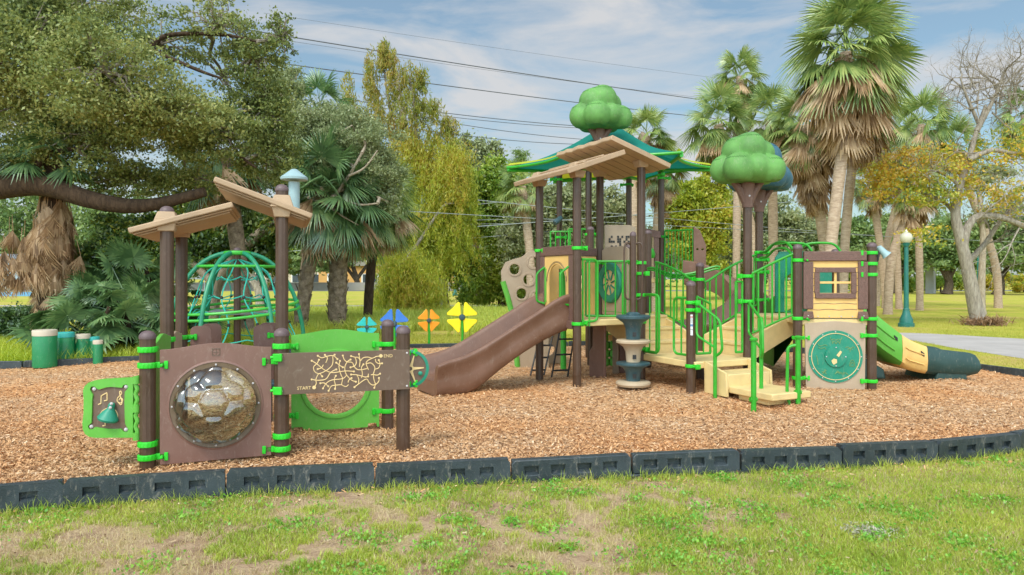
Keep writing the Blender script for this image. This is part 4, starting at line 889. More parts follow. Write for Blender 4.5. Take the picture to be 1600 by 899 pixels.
# ---- foam tree tops
def foamtree(p, z, r, mat, yaw=0, fork=True):
    p = Vector((p[0], p[1], 0)); c0 = Vector((math.cos(yaw), math.sin(yaw), 0)); c1 = Vector((-c0.y, c0.x, 0))
    # one closed skin: radius of a union of overlapping balls
    balls = [(0, 0, .78, .58), (-.5, -.42, .38, .44), (.42, -.5, .36, .42), (0, .5, .42, .46), (.55, .2, .42, .44), (-.6, .2, .42, .42), (-.05, -.2, .98, .46), (.18, .1, 1.22, .3), (-.28, .05, .9, .45), (.35, -.05, .85, .42), (0, 0, .35, .62), (0, -.55, .42, .36)]
    cc_ = np.array([(c0 * a + c1 * b + ZA * q) * r for a, b, q, _ in balls]); rr = np.array([q * r for *_, q in balls]); ctr = np.array([0, 0, .62 * r])
    n, m_ = 64, 40; vs = []; fs = []
    for j in range(m_ + 1):
        th = math.pi * j / m_
        for i in range(n):
            d = np.array([math.sin(th) * math.cos(2 * math.pi * i / n), math.sin(th) * math.sin(2 * math.pi * i / n), math.cos(th)])
            o = ctr - cc_; b_ = o @ d; disc = b_ * b_ - ((o * o).sum(1) - rr * rr); ok = disc > 0
            hits = (-b_ + np.sqrt(np.maximum(disc, 0)))[ok]; t = hits.max(); t = t + math.log(np.exp((hits - t) * 34 / r).sum()) * r / 34
            q = ctr + d * t; q[2] = max(q[2], .03 * r + .02 * r * math.sin(3 * i)) ; vs.append(Vector(q) + p + ZA * z)
    for j in range(m_):
        for i in range(n): fs.append((j * n + i, j * n + (i + 1) % n, (j + 1) * n + (i + 1) % n, (j + 1) * n + i))
    o = MB().add(vs, fs).build('tree_top', mat, tw, ang=30)
    # scalloped leaf lines pressed along the balls
    m = MB()
    for bi, (a, b, q, br) in enumerate(balls[:9]):
        ce = p + ZA * z + Vector(cc_[bi]); R_ = br * r; pts = []
        for k in range(26):
            an = R(-70 + 140 * k / 25) + math.atan2(b, a) if (a or b) else R(-90 - 70 + 140 * k / 25)
            el = R(36 + 7 * (k % 2)) if bi < 6 else R(42 + 7 * (k % 2)); d = Vector((math.cos(an) * math.cos(el), math.sin(an) * math.cos(el), math.sin(el)))
            v_ = np.array(ce + d * R_ - p) - np.array([0, 0, z]) - ctr; l_ = np.linalg.norm(v_); v_ = v_ / l_
            oo = ctr - cc_; bq = oo @ v_; dq_ = bq * bq - ((oo * oo).sum(1) - rr * rr); hh = (-bq + np.sqrt(np.maximum(dq_, 0)))[dq_ > 0]; tq = hh.max(); tq = tq + math.log(np.exp((hh - tq) * 34 / r).sum()) * r / 34
            if tq - l_ < .09 * r: pts.append(p + ZA * z + Vector(ctr + v_ * (tq + .001)))
            else:
                if len(pts) > 2: m.tube(pts, .0045, 4)
                pts = []
        if len(pts) > 2: m.tube(pts, .004, 4)
    m.build('leaf_scallop', plastic('scallop', '#3f7a34' if mat is M['foam'] else '#24525f', .6), o)
    tk = MB()
    tk.tube([p + ZA * (z - .34), p + ZA * (z - .2), p + ZA * (z + .12)], [.078, .085, .12], 12)
    for s in (-1, 1): tk.tube(spline([p + ZA * (z - .3), p + XA * s * .1 + ZA * (z - .1), p + XA * s * .24 + ZA * (z + .1)], 4), [.07, .068, .066, .063, .06, .058, .056, .055, .054][:9], 10)
    k = tk.build('tree_fork', M['treetrunk'], tw); MB().lathe([(.014, 0), (.014, .006), (0, .008)], p + Vector((0, -.088, z - .18)), 10, ax=-YA).build('bolt', M['steel'], k)
    return o
foamtree(TT, 2.9, .5, M['foam'], .2)
foamtree(BL, 2.97, .54, M['foamteal'], 1.1)
foamtree(TP, 4.4, .58, M['foam'], .6)
# ---- house at the right end
hx = (RR - LL).normalized(); hn = Vector((hx.y, -hx.x, 0)); hw = (RR - LL).length
def HQ(x, z, d=0): return LL + hx * x + ZA * z + hn * d
wp = MB().plate([(.13, 1.0), (.875, 1.0), (.875, 1.9), (.13, 1.9)], [[(.29, 1.345), (.49, 1.345), (.49, 1.475), (.29, 1.475)][::1], [(.52, 1.345), (.71, 1.345), (.71, 1.475), (.52, 1.475)], [(.29, 1.505), (.49, 1.505), (.49, 1.63), (.29, 1.63)], [(.52, 1.505), (.71, 1.505), (.71, 1.63), (.52, 1.63)]], HQ(0, 0), hx, ZA, .03).build('window_panel', M['yellow'], tw, bevel=.003)
MB().box(HQ(hw / 2 + .0, 1.855, .012), (.84, .07, .135), hx, hn, ZA).build('beam', M['wood'], wp, bevel=.012)
for x, w_ in ((.135, .13), (.865, .13)):
    j = MB().plate([(x - w_ / 2, 1.12), (x + w_ / 2, 1.12), (x + w_ / 2, 1.78), (x - w_ / 2, 1.78)], [], HQ(0, 0, .014), hx, ZA, .055).build('jamb', M['woodv'], wp, bevel=.008)
    MB().plate([(x - .075, .99), (x + .075, .99), (x + .06, 1.09), (x - .06, 1.09)], [], HQ(0, 0, .017), hx, ZA, .065).build('jamb_foot', M['wood'], wp, bevel=.006)
fr_ = MB()
fr_.box(HQ(.5, 1.665, .02), (.54, .04, .07), hx, hn, ZA); fr_.box(HQ(.5, 1.305, .02), (.54, .05, .075), hx, hn, ZA)
for x in (.255, .745): fr_.box(HQ(x, 1.486, .02), (.07, .036, .286), hx, hn, ZA)
fr_.build('window_frame', M['wood'], wp, bevel=.006)
bd = MB()
for z in (1.115, 1.2, 1.275): bd.tube([HQ(.21 + .58 * i / 14, z + .006 * math.sin(i * .9 + z * 20), .0155) for i in range(15)], .0045, 5)
for z in (1.365, 1.45, 1.545, 1.63, 1.7):
    for x in (.2, .77): bd.tube([HQ(x, z, .0155), HQ(x + .045, z, .0155)], .0045, 5)
bd.build('board_groove', M['dkbrown'], wp)
bb = []; bolts(bb, [HQ(x, 1.03, .05) for x in (.13, .87)] + [HQ(x, 1.02, .016) for x in (.27, .42, .58, .73)], hn, .009); boltbuild(bb, wp)
top = [(.905 - .81 * i / 12, .925 + .03 * math.sin(math.pi * i / 12) ** 2) for i in range(13)]
cp = MB().plate([(.11, .01), (.895, .01)] + top, [], HQ(0, 0), hx, ZA, .035).build('wheel_panel', M['tan'], tw, bevel=.006)
wc = HQ(.5, .465, .018)
wh = rlathe([(0, 0), (.362, 0), (.362, .012), (0, .014)], wc, hn, 64).build('picture_wheel', M['teal'], cp)
rlathe([(.318, .012), (.318, .019), (.326, .019), (.326, .012), (.318, .012)], wc, hn, 64).build('wheel_line', M['cream'], wh)
rlathe([(0, .012), (.15, .012), (.145, .034), (0, .036)], wc, hn, 40).build('inner_wheel', M['teal'], wh)
bb = []; bolts(bb, [wc + hn * .012 + (hx * math.cos(R(30 * k)) + ZA * math.sin(R(30 * k))) * .343 for k in range(12)] + [wc + hn * .036 + (hx * math.cos(R(90 * k)) + ZA * math.sin(R(90 * k))) * .128 for k in range(4)], hn, .009); boltbuild(bb, wh)
def wz_(p): return ((p[0] - 465) / 400 * .36, (450 - p[1]) / 400 * .36)
et = lambda nm, cs, w=.004: strokes(wh, nm, M['cream'], wc + hn * .015, hx, ZA, [[wz_(p) for p in c] for c in cs], w)
olive = plastic('faded_print', '#6d8a4c', .6); keep = M['cream']; M['cream'] = olive
et('wheel_picture', [[(385, 150), (400, 190), (440, 180), (470, 200), (500, 180), (540, 190), (560, 150)], [(410, 200), (420, 250), (440, 210), (470, 250), (500, 210), (525, 250), (535, 195)]])
et('wheel_picture', [[(200, 260), (240, 290), (300, 270), (340, 280)], [(210, 310), (250, 330), (300, 310), (320, 340)], [(180, 430), (195, 500), (205, 580)]])
et('wheel_picture', [[(610, 310), (650, 300), (680, 320), (720, 300), (745, 315)], [(680, 320), (678, 375)], [(640, 340), (680, 320), (715, 345)]])
et('wheel_picture', [[(670, 590), (685, 520), (710, 500), (735, 520), (745, 590), (670, 590)], [(690, 570), (710, 530), (728, 570)]])
et('wheel_picture', [[(260, 680), (290, 690), (330, 660)], [(270, 720), (300, 680), (310, 640)], [(300, 690), (330, 720)]])
et('wheel_picture', [[(455, 720), (500, 670), (520, 720)], [(470, 700), (530, 690), (545, 720)], [(550, 690), (570, 720), (590, 690), (600, 720)], [(610, 690), (630, 710), (650, 730)]])
M['cream'] = keep
im = MB()
im.add([wc + hn * .037 + hx * a + ZA * b for a, b in [wz_(p) for p in ((525, 355), (552, 375), (505, 455), (470, 425))]], [(0, 1, 2, 3)])
im.add([wc + hn * .037 + hx * a + ZA * b for a, b in [wz_(p) for p in ((430, 478), (475, 490), (480, 540), (430, 572), (410, 550), (395, 510))]], [(0, 1, 2, 3, 4, 5)])
im.build('wheel_mark', M['cream'], wh)
for p0, p1, zz in ((BL, LL + Vector((-.02, .1, 0)), 1.95), (BL, LL + Vector((-.02, .1, 0)), 1.86)):
    d = p1 - p0; MB().tube(spline([p0 + ZA * (zz + .02), p0 + d * .25 + ZA * (zz + .03), p0 + d * .5 + ZA * (zz + .13), p0 + d * .8 + ZA * (zz + .12), p1 + ZA * zz], 5), .019, 8).build('top_rail', M['rail'], tw)
for x0_, x1_ in ((4.1, 4.75), (4.62, 5.2)):
    MB().tube(spline([Vector((x0_, 11.9, 1.98)), Vector((x0_ + .12, 11.8, 2.1)), Vector((x1_ - .12, 11.7, 2.1)), Vector((x1_, 11.65, 1.98))], 5), .019, 8).build('top_rail', M['rail'], tw)
hp = MB().plate([(0, 1.0), (.62, 1.0), (.62, 1.88), (.55, 1.98), (.07, 1.98), (0, 1.88)], [[(.15, 1.02), (.47, 1.02), (.47, 1.55), (.31, 1.68), (.15, 1.55)]], (4.25, 11.9, 0), (.98, -.1, 0), ZA, .05).build('slide_hood', M['teal'], tw, bevel=.01)
MB().plate([(0, 1.0), (.42, 1.0), (.42, 1.9), (0, 1.9)], [], (4.3, 11.2, 0), (.1, -.98, 0), ZA, .04).build('side_panel', M['teal'], tw, bevel=.01)
MB().plate([(0, 1.0), (.42, 1.0), (.42, 1.85), (0, 1.85)], [], (4.5, 11.35, 0), (1, -.05, 0), ZA, .04).build('side_panel', M['teal'], tw, bevel=.01)
MB().sweep([[Vector((4.3 + .05 * t, 12.1 + t, z + .1)) for z in (0,)] + [Vector((x, 11.95 + t * 1.2, 1.02 - .35 * t + zz)) for x, zz in ((4.3, .25), (4.34, 0), (4.8, 0), (4.84, .25), (4.87, .25), (4.86, -.05), (4.27, -.05), (4.27, .25))] for t in (0, .5, 1, 1.6)]).build('slide', M['green'], tw)
# ---- double slide to the right in three colours
s0 = Vector((5.1, 11.15, 0)); sd_ = Vector((1, -.02, 0)).normalized(); sn = Vector((-sd_.y, sd_.x, 0))
def b2(t): return float(np.interp(t, [0, .15, .5, .9, 1.15, 1.45, 1.95], [1.02, .98, .68, .35, .22, .17, .17]))
def w2(t): return float(np.interp(t, [0, .15, .5, .9, 1.2, 1.5, 1.78, 1.9, 1.97], [1.3, 1.24, .93, .62, .5, .46, .43, .4, .3]))
def l2(t): return float(np.interp(t, [0, .15, .5, .9, 1.15, 1.45, 1.8, 1.97], [.80, .74, .42, .16, .1, .07, .06, .1]))
def seg(t0, t1, mat, name):
    sec = []
    for t in np.linspace(t0, t1, 14):
        f = lambda g_: sum(g_(min(1.97, max(0, t + d))) for d in ((-.1, -.05, 0, .05, .1) if t < 1.6 else (0,))) / (5 if t < 1.6 else 1)
        b_, w_, l_ = f(b2), f(w2), f(l2)
        uu = [(0, l_ + .06), (-.02, (l_ + w_) / 2), (0, w_ - .03), (.02, w_), (.06, w_ - .01), (.09, b_ + .05), (.15, b_), (.38, b_), (.43, b_ + .04), (.46, w_ - .04), (.5, w_ - .04), (.53, b_ + .04), (.58, b_), (.82, b_), (.88, b_ + .05), (.91, w_ - .01), (.95, w_), (.97, w_ - .03), (.99, (l_ + w_) / 2), (.97, l_ + .06), (.9, l_), (.07, l_)]
        sec.append([s0 + sd_ * t + sn * u + ZA * z for u, z in uu])
    return MB().sweep(sec).build(name, mat, tw, ang=45)
g1 = seg(0, .8, M['green'], 'slide_section'); g2 = seg(.805, 1.18, M['yellow'], 'slide_section'); g3 = seg(1.185, 1.97, M['dteal'], 'slide_section')
for par, t0, t1 in ((g1, .05, .68), (g2, .85, 1.12)):
    for f_ in (.33, .68):
        a_ = [s0 + sd_ * t - sn * .022 + ZA * (l2(t) + (w2(t) - l2(t)) * f_) for t in np.linspace(t0, t1, 6)]
        MB().tube(a_, .01, 6).build('moulded_rib', par.data.materials[0], par)
for par, t in ((g1, .7), (g2, 1.1)):
    MB().box(s0 + sd_ * t - sn * .012 + ZA * (w2(t) - .13), (.06, .03, .05), (sd_ - ZA * .8).normalized(), sn, ZA).build('slot', M['black'], par)
MB().sweep([[s0 + sd_ * x + sn * y + ZA * z for x, z in ((1.3, -.05), (1.38, .2), (1.78, .2), (1.8, -.05))] for y in (.03, .94)]).build('slide_foot', M['dteal'], g3, bevel=.015)
MB().sweep([[Vector((x, 11.3 + d, z)) for x, z in ((5.05, .0), (5.05, .48), (5.3, .4), (5.72, .15), (5.75, 0))] for d in (0, .8)]).build('slide_support', M['dteal'], tw, bevel=.03)
# ---- rock wall, ladders and low parts under the decks
rwx = Vector((.99, .14, 0)).normalized(); ro = Vector((-.28, 12.75, 0))
def rw(px, py): Yq = 12.8; return ((px - 800) * Yq / FP + .28, EYE - (py - HY) * Yq / FP)
ol = [rw(*p) for p in ((858, 600), (812, 598), (806, 540), (803, 495), (790, 447), (784, 440), (783, 424), (790, 410), (803, 405), (815, 402), (826, 394), (836, 392), (846, 396), (858, 398))]
def holes_(l): return [circ(*rw(*p), .085, 20, .1) for p in l]
wl = MB().plate(ol[::-1], holes_([(804, 421), (826, 437), (815, 459), (834, 410), (838, 465), (826, 485), (830, 520)]), ro, rwx, ZA, .05).build('climbing_wall', M['tan'], tw, bevel=.012)
rl = MB()
for c in ((804, 421), (826, 437), (815, 459), (834, 410), (838, 465), (826, 485)):
    u, z = rw(*c); rl.lathe([(.09, .02), (.095, .036), (.125, .036), (.13, .02), (.09, .02)], ro + rwx * u + ZA * z, 24, ax=(rwx.y, -rwx.x, 0))
rl.build('hole_rim', M['tan'], wl)
MB().tube([ro + rwx * u + ZA * z - YA * .01 for u, z in (rw(786, 440), rw(793, 462), rw(803, 500), rw(808, 560), rw(811, 600))], .05, 8).build('wall_edge', M['green'], wl)
MB().plate([(.0, .0), (.55, .0), (.5, 1.0), (.05, 1.0)], [circ(.25, .25, .11, 20), circ(.3, .68, .09, 20)], (.42, 13.4, 0), (1, .1, 0), ZA, .05).build('climbing_wall', M['tan'], tw, bevel=.01)
def ladder(p0, p1, wv, n):
    m = MB(); p0, p1, wv = Vector(p0), Vector(p1), Vector(wv)
    for s in (0, 1): m.tube([p0 + wv * s, p1 + wv * s], .014, 6)
    for i in range(n): q = p0.lerp(p1, (i + .4) / n); m.tube([q, q + wv], .016, 6)
    return m.build('ladder', M['black'], tw)
ladder((.63, 11.7, -.02), (.84, 12.3, .93), (.26, .06, 0), 4); ladder((.3, 11.9, -.02), (.55, 12.5, .93), (.22, .05, 0), 5)
MB().plate([(0, 0), (.4, 0), (.4, .92), (.1, .9), (.08, .5), (0, .4)], [], (1.25, 11.75, -.02), (.5, -.87, 0), ZA, .05).build('ground_panel', M['brown'], tw, bevel=.02)
MB().plate([(0, 0), (.3, 0), (.3, .92), (0, .92)], [], (1.75, 12.2, -.02), (.9, -.43, 0), ZA, .04).build('ground_panel', M['brown'], tw, bevel=.01)
MB().plate([(0, 0), (.1, 0), (.1, .92), (0, .92)], [], (1.66, 12.1, -.02), (.9, -.43, 0), ZA, .06).build('ground_panel', M['tan'], tw, bevel=.01)
cb = MB()
for cx_ in (1.62, 1.78):
    for i in range(6): cb.lathe([(.06, 0), (.085, .02), (.085, .12), (.06, .14)], (cx_, 12.85, .02 + i * .145), 16)
cbo = cb.build('barrel_climber', M['green'], tw); MB().box((1.72, 12.75, .52), (.1, .02, .1)).build('barrel_badge', M['yellow'], cbo, bevel=.005)
MB().tube([(.88, 12.6, 0), (.88, 12.6, 1.9)], .05, 10).build('net_post', M['rail'], tw)
# ---- upper deck of the second tower
guard(H + Vector((.07, -.02, 0)), (3.62, 14.72), (1.6, 1.6), (2.52, 2.52), 9, tw)
guard(F_ + Vector((.1, .0, 0)), (1.1, 14.25), (1.7, 1.7), (2.5, 2.5), 5, tw); guard(E + Vector((-.2, -.3, 0)), E + Vector((.3, -.35, 0)), (1.65, 1.65), (2.5, 2.5), 6, tw)
gpn = MB().plate([(0, 1.95), (.62, 1.95), (.62, 2.55), (.5, 2.6), (0, 2.6)], [], (1.82, 14.5, 0), (1, .06, 0), ZA, .05).build('puzzle_panel', M['tan'], tw, bevel=.01)
tm = MB(); rj = random.Random(3)
for i in range(10):
    for j in range(8):
        if rj.random() < .55: MB().box((1.92 + .042 * i, 14.475 + .0025 * i, 2.03 + .048 * j), (.036, .01, .042)).build('puzzle_tile', M['black'], gpn)
cr = MB().plate([(0, 1.6), (.12, 1.6), (.12, 2.42), (0, 2.42)], [], (2.66, 14.9, 0), (1, 0, 0), ZA, .04).build('gable_panel', M['yellow'], tw, bevel=.006)
MB().plate([(-.12, 2.42), (.35, 2.36), (.33, 2.5), (-.1, 2.58)], [], (2.66, 14.88, 0), (1, 0, 0), ZA, .06).build('gable_beam', M['wood'], cr, bevel=.008)
MB().box((2.92, 14.89, 2.0), (.1, .06, .85)).build('jamb', M['woodv'], cr, bevel=.008)
MB().lathe([(.02, 0), (.09, .03), (.1, .1), (.06, .2)], (2.78, 14.82, 1.95), 16, ax=(0, -.3, 1)).build('hand_wheel', M['rail'], tw)
hb = MB().plate([(0, 1.55), (.24, 1.55), (.24, 2.2), (.12, 2.5), (0, 2.58)], [circ(.07, 2.12, .022, 12), circ(.17, 2.12, .022, 12)], (3.6, 14.6, 0), (1, -.1, 0), ZA, .08).build('slide_entry', M['slide'], tw, bevel=.01)
path = spline([(3.55, 14.75, 1.55), (3.95, 14.45, 1.45), (4.3, 14.05, 1.22), (4.38, 13.55, 1.0), (4.1, 13.15, .8), (3.65, 12.98, .62), (3.2, 13.0, .48), (2.8, 13.1, .4)], 6)
sec = []
for i, p in enumerate(path):
    t_ = (path[min(i + 1, len(path) - 1)] - path[max(i - 1, 0)]); t_.z = 0; t_.normalize(); s_ = Vector((-t_.y, t_.x, 0))
    sec.append([p + s_ * a + ZA * b for a, b in ((-.33, -.1), (-.34, .1), (-.33, .34), (-.28, .36), (-.24, .1), (-.12, 0), (.12, 0), (.24, .08), (.28, .22), (.33, .2), (.33, -.0), (.2, -.12), (-.2, -.14))])
MB().sweep(sec).build('spiral_slide', M['slide'], tw, ang=50)
MB().tube([(3.9, 13.3, -.02), (3.9, 13.3, .7)], .045, 10).build('slide_post', M['post'], tw)
tl = MB().lathe([(.0, -.02), (.05, 0), (.06, .14), (.05, .2), (0, .2)], (1.0, 15.0, 2.78), 16, ax=(-.6, -.4, -.5)).build('toy_telescope', M['pod'], tw)
MB().tube([(1.0, 15.0, 2.75), (1.0, 15.15, 2.6), (.99, 15.28, 2.5)], .018, 7).build('telescope_arm', M['black'], tl)
tl = MB().lathe([(0, -.02), (.04, 0), (.05, .12), (.07, .16), (0, .16)], (5.08, 10.2, 1.98), 14, ax=(.6, -.2, -.7)).build('toy_telescope', M['bluegrey'], tw)
MB().tube([(5.1, 10.2, 1.95), (5.06, 10.19, 1.8), (RR.x, RR.y, 1.75)], .018, 7).build('telescope_arm', M['black'], tl)
# ================================================================== rope dome climber
dc = Vector((-5.6, 15.0, 0)); DR, DH = 1.32, 2.12
dm_ = thing('dome_climber', 'green rope and tube dome climber with a brown centre post', 'dome climber', dc)
post(dc, 2.12, dm_, True, .07)
def dq(az, t, k=1): # t 0 ground .. 1 top
    a = t * math.pi / 2; r = DR * k * (math.cos(a) ** .85 if t < .999 else 0) ; return dc + Vector((math.cos(az) * r, math.sin(az) * r, DH * .98 * math.sin(a) * k))
for i in range(6):
    az_ = R(60 * i + 20); MB().tube([dq(az_, t / 14 * .93) for t in range(15)], .044, 10).build('dome_arch', M['dome'], dm_)
MB().tube([dq(R(10 * i), .92) for i in range(36)], .045, 8, closed=True).build('dome_ring', M['domelight'], dm_)
for t in (.27, .31, .66): MB().tube([dq(R(10 * i), t) + ZA * .12 * math.sin(R(10 * i + 40)) * (t < .5) for i in range(36)], .028, 8, closed=True).build('dome_ring', M['domelight'], dm_)
nt_ = MB(); kn = MB()
for i in range(12):
    a_ = R(30 * i + 5)
    nt_.tube(spline([dq(a_, .05, .95), dq(a_ + .12, .25, .82), dq(a_ - .1, .5, .8), dq(a_ + .1, .72, .9), dc + ZA * 1.95], 5), .013, 5)
    kn.ball(dq(a_ + .12, .25, .82), .035, 8, 6); kn.ball(dq(a_ - .1, .5, .8), .035, 8, 6)
for t, k in ((.14, .8), (.4, .75), (.62, .7), (.8, .8)):
    nt_.tube([dq(R(10 * i), t, k) - ZA * .07 * abs(math.sin(R(30 * i))) for i in range(36)], .013, 5, closed=True)
nt_.build('rope_net', M['rope'], dm_); kn.build('rope_knot', M['black'], dm_)
vs = [dc + Vector((.75 * math.cos(R(30 * i)) * (1 - .15 * (i % 2)), .75 * math.sin(R(30 * i)) * (1 - .15 * (i % 2)), .83 + .04 * (i % 3))) for i in range(12)] + [dc + ZA * .8]
MB().add(vs, [(i, (i + 1) % 12, 12) for i in range(12)]).build('net_seat', M['greycloth'], dm_)
# ================================================================== drums
def drum_(px, py, wpx, h, top, lab):
    Y = FP * EYE / (py - HY); x = (px - 800) * Y / FP; r = wpx / 2 * Y / FP; t = thing('drum', lab, 'drum', (x, Y, 0), 'upright drums in a row')
    MB().lathe([(r * .97, -.03), (r, .0), (r, h * .84), (r * .97, h * .86)], (x, Y, 0), 28).build('drum_shell', plastic('drum_green', '#0d7a45', .4, .1, 5) if 'drum_green' not in bpy.data.materials else bpy.data.materials['drum_green'], t)
    MB().lathe([(r * 1.02, h * .84), (r * 1.03, h * .97), (r * .99, h), (r * .9, h + .004), (0, h + .006)], (x, Y, 0), 28).build('drum_head', top, t)
td = plastic('drumhead_teal', '#2ea39a', .5, .08, 6); tb = plastic('drumhead_tan', '#bfb29c', .55, .08, 6)
drum_(70, 571, 34, .63, tb, 'widest and tallest green drum, with a tan head, at the left end of the row')
drum_(101, 566, 27, .55, td, 'wide green drum with a turquoise head beside the widest drum')
drum_(129, 564, 22, .5, tb, 'middle green drum of the row, with a tan head')
drum_(146, 563, 17, .44, td, 'narrow green drum with a turquoise head behind the narrowest drum')
drum_(153, 568, 14, .42, tb, 'narrowest and shortest green drum, with a tan head, at the right end of the row')
# ================================================================== flower chimes
def flower(px, py, Y, rpx, col, yaw, lab):
    c = P(px, py, Y); x = c.x; r = 1.0 * rpx * Y / FP; t = thing('play_flower', lab, 'play flower', (x, Y, 0), 'metal flowers by the far mulch edge')
    MB().tube([(x, Y + .02, -.03), (x + .01, Y + .02, c.z * .5), (x, Y + .02, c.z)], .028, 10).build('stem', M['rail'] if col not in ('#21b9b0',) else M['teal'], t)
    e = Vector((math.cos(R(yaw)), math.sin(R(yaw)), 0)); n = Vector((e.y, -e.x, 0)); m = plastic('petal_' + col[1:], col, .4, .08, 5)
    for k in range(4):
        a = R(45 + 90 * k); d = e * math.cos(a) + ZA * math.sin(a); s = e * -math.sin(a) + ZA * math.cos(a)
        pl = [(.12, -.02), (.6, -.44), (.72, -.52), (.8, -.5), (.83, -.4), (.8, 0), (.83, .4), (.8, .5), (.72, .52), (.6, .44), (.12, .02)]
        MB().plate([(p * r, q * r) for p, q in pl], [], c, d, s, .025).build('petal', m, t, bevel=.006)
    rlathe([(.17 * r, -.03), (.2 * r, .02), (.15 * r, .045), (0, .05)], c - n * 0, n, 8).build('hub', M['pod'], t)
flower(722, 496, 16.6, 26, '#f0d800', 3, 'yellow four petalled metal flower on a green stem, tallest of its row')
flower(670, 501, 16.6, 19, '#f29a1c', 20, 'orange four petalled metal flower on a green stem left of the yellow one')
flower(616, 506, 15.9, 25, '#2a6ec0', -8, 'blue four petalled metal flower behind the maze panel post')
flower(573, 511, 15.9, 17, '#21b9b0', 20, 'small turquoise metal flower peeking over the green panel')
# ================================================================== street lamps, pole, cables
def lamp(px, yb, ytop, lab):
    Y = FP * (EYE - GZ) / (yb - HY); x = (px - 800) * Y / FP; zt = EYE - (ytop - HY) * Y / FP; k = 1
    t = thing('street_lamp', lab, 'street lamp', (x, Y, GZ), 'green park lamps'); h = zt - GZ
    MB().lathe([(.25, GZ), (.25, GZ + .12), (.21, GZ + .14), (.2, GZ + .26), (.13, GZ + .42), (.1, GZ + .56), (.11, GZ + .58), (.08, GZ + .62), (.065, zt - .5), (.09, zt - .49), (.11, zt - .42), (.12, zt - .38), (0, zt - .38)], (x, Y, 0), 20).build('lamp_post', M['lamp'], t)
    g_ = MB(); g_.lathe([(.09, zt - .385), (.16, zt - .32), (.195, zt - .22), (.18, zt - .12), (.12, zt - .05), (.05, zt - .03), (.05, zt + .0), (.015, zt + .07), (0, zt + .08)], (x, Y, 0), 20)
    m, Ns, Ls = newmat('globe_glass'); b = Ns['Principled BSDF']; b.inputs['Base Color'].default_value = (.72, .68, .52, 1); b.inputs['Roughness'].default_value = .2; b.inputs['Transmission Weight'].default_value = .25
    g_.build('globe', m, t)
lamp(1416, 511, 362, 'green park lamp with a round frosted globe beside the concrete path')
lamp(1528, 466, 391, 'distant green park lamp half hidden behind the bare tree trunk')
lamp(711, 462, 412, 'tiny far green lamp post on the lawn behind the weeping cypress')
pq = P(1454, 456, 78); t = thing('utility_pole', 'thick pale concrete utility pole standing behind the lawn on the right', 'utility pole', (pq.x, 78, GZ))
MB().tube([(pq.x, 78, GZ - .2), (pq.x, 78, 10.4)], [.56, .46], 4).build('pole_shaft', plastic('pole_concrete', '#b9b9b6', .9, .08, 1, .2, 12), t)
MB().box((pq.x, 78, 10.55), (1.1, 1.1, .3)).build('pole_cap', M['grey'], t)
cab = plastic('cable', '#54565c', .6, .05, 2); cabl = plastic('cable_pale', '#969c9e', .5, .05, 2)
def cable(a, b, r, lab, sag=.25, mat=None, ext=.35, rise=0):
    A_, B_ = P(*a), P(*b); d = B_ - A_; A2, B2 = A_ - d * ext, B_ + d * ext; pts = [A2.lerp(B2, i / 20) - ZA * sag * 4 * ((i / 20) * (1 - i / 20) - .15) for i in range(21)]
    o = MB().tube(pts, r, 5).build('power_line', mat or cab); tag(o, lab, 'power line', 'power lines')
cable((420, 52, 40), (1090, 155, 60), .033, 'highest dark power line crossing the sky')
cable((470, 103, 40), (1070, 180, 60), .03, 'second highest dark power line crossing the sky')
cable((660, 172, 50), (905, 197, 58), .028, 'upper line of the close pair of power lines left of the tower')
cable((690, 181, 50), (905, 200, 58), .022, 'lower line of the close pair of power lines left of the tower')
cable((705, 192, 50), (890, 216, 58), .024, 'thin power line just under the close pair')
cable((720, 211, 50), (890, 225, 58), .024, 'lowest thin power line against the sky left of the tower')
cable((640, 92, 52), (1090, 152, 70), .012, 'faintest hair thin power line under the highest one')
cable((412, 24, 52), (1300, 146, 78), .011, 'faint thin power line high in the clouds', ext=.0)
cable((690, 324, 37.5), (800, 313, 37.6), .016, 'upper pale cable in front of the trees left of the tower', .1, cabl, 1.7)
cable((660, 344, 37.5), (800, 342, 37.6), .014, 'second pale cable in front of the trees left of the tower', .1, cabl, 1.7)
cable((665, 351, 37.5), (800, 348, 37.6), .012, 'third pale cable in front of the trees left of the tower', .1, cabl, 1.7)
cable((665, 377, 37.5), (800, 366, 37.6), .015, 'lowest pale cable in front of the trees left of the tower', .1, cabl, 1.7)
cable((1045, 331, 34), (1290, 310, 42), .016, 'upper pale cable in front of the trees right of the tower', .1, cabl, .8)
cable((1045, 341, 34), (1290, 362, 42), .014, 'lower pale cable in front of the trees right of the tower', .1, cabl, .8)
cable((1045, 352, 34), (1450, 372, 44), .012, 'lowest pale cable in front of the trees right of the tower', .1, cabl, .8)
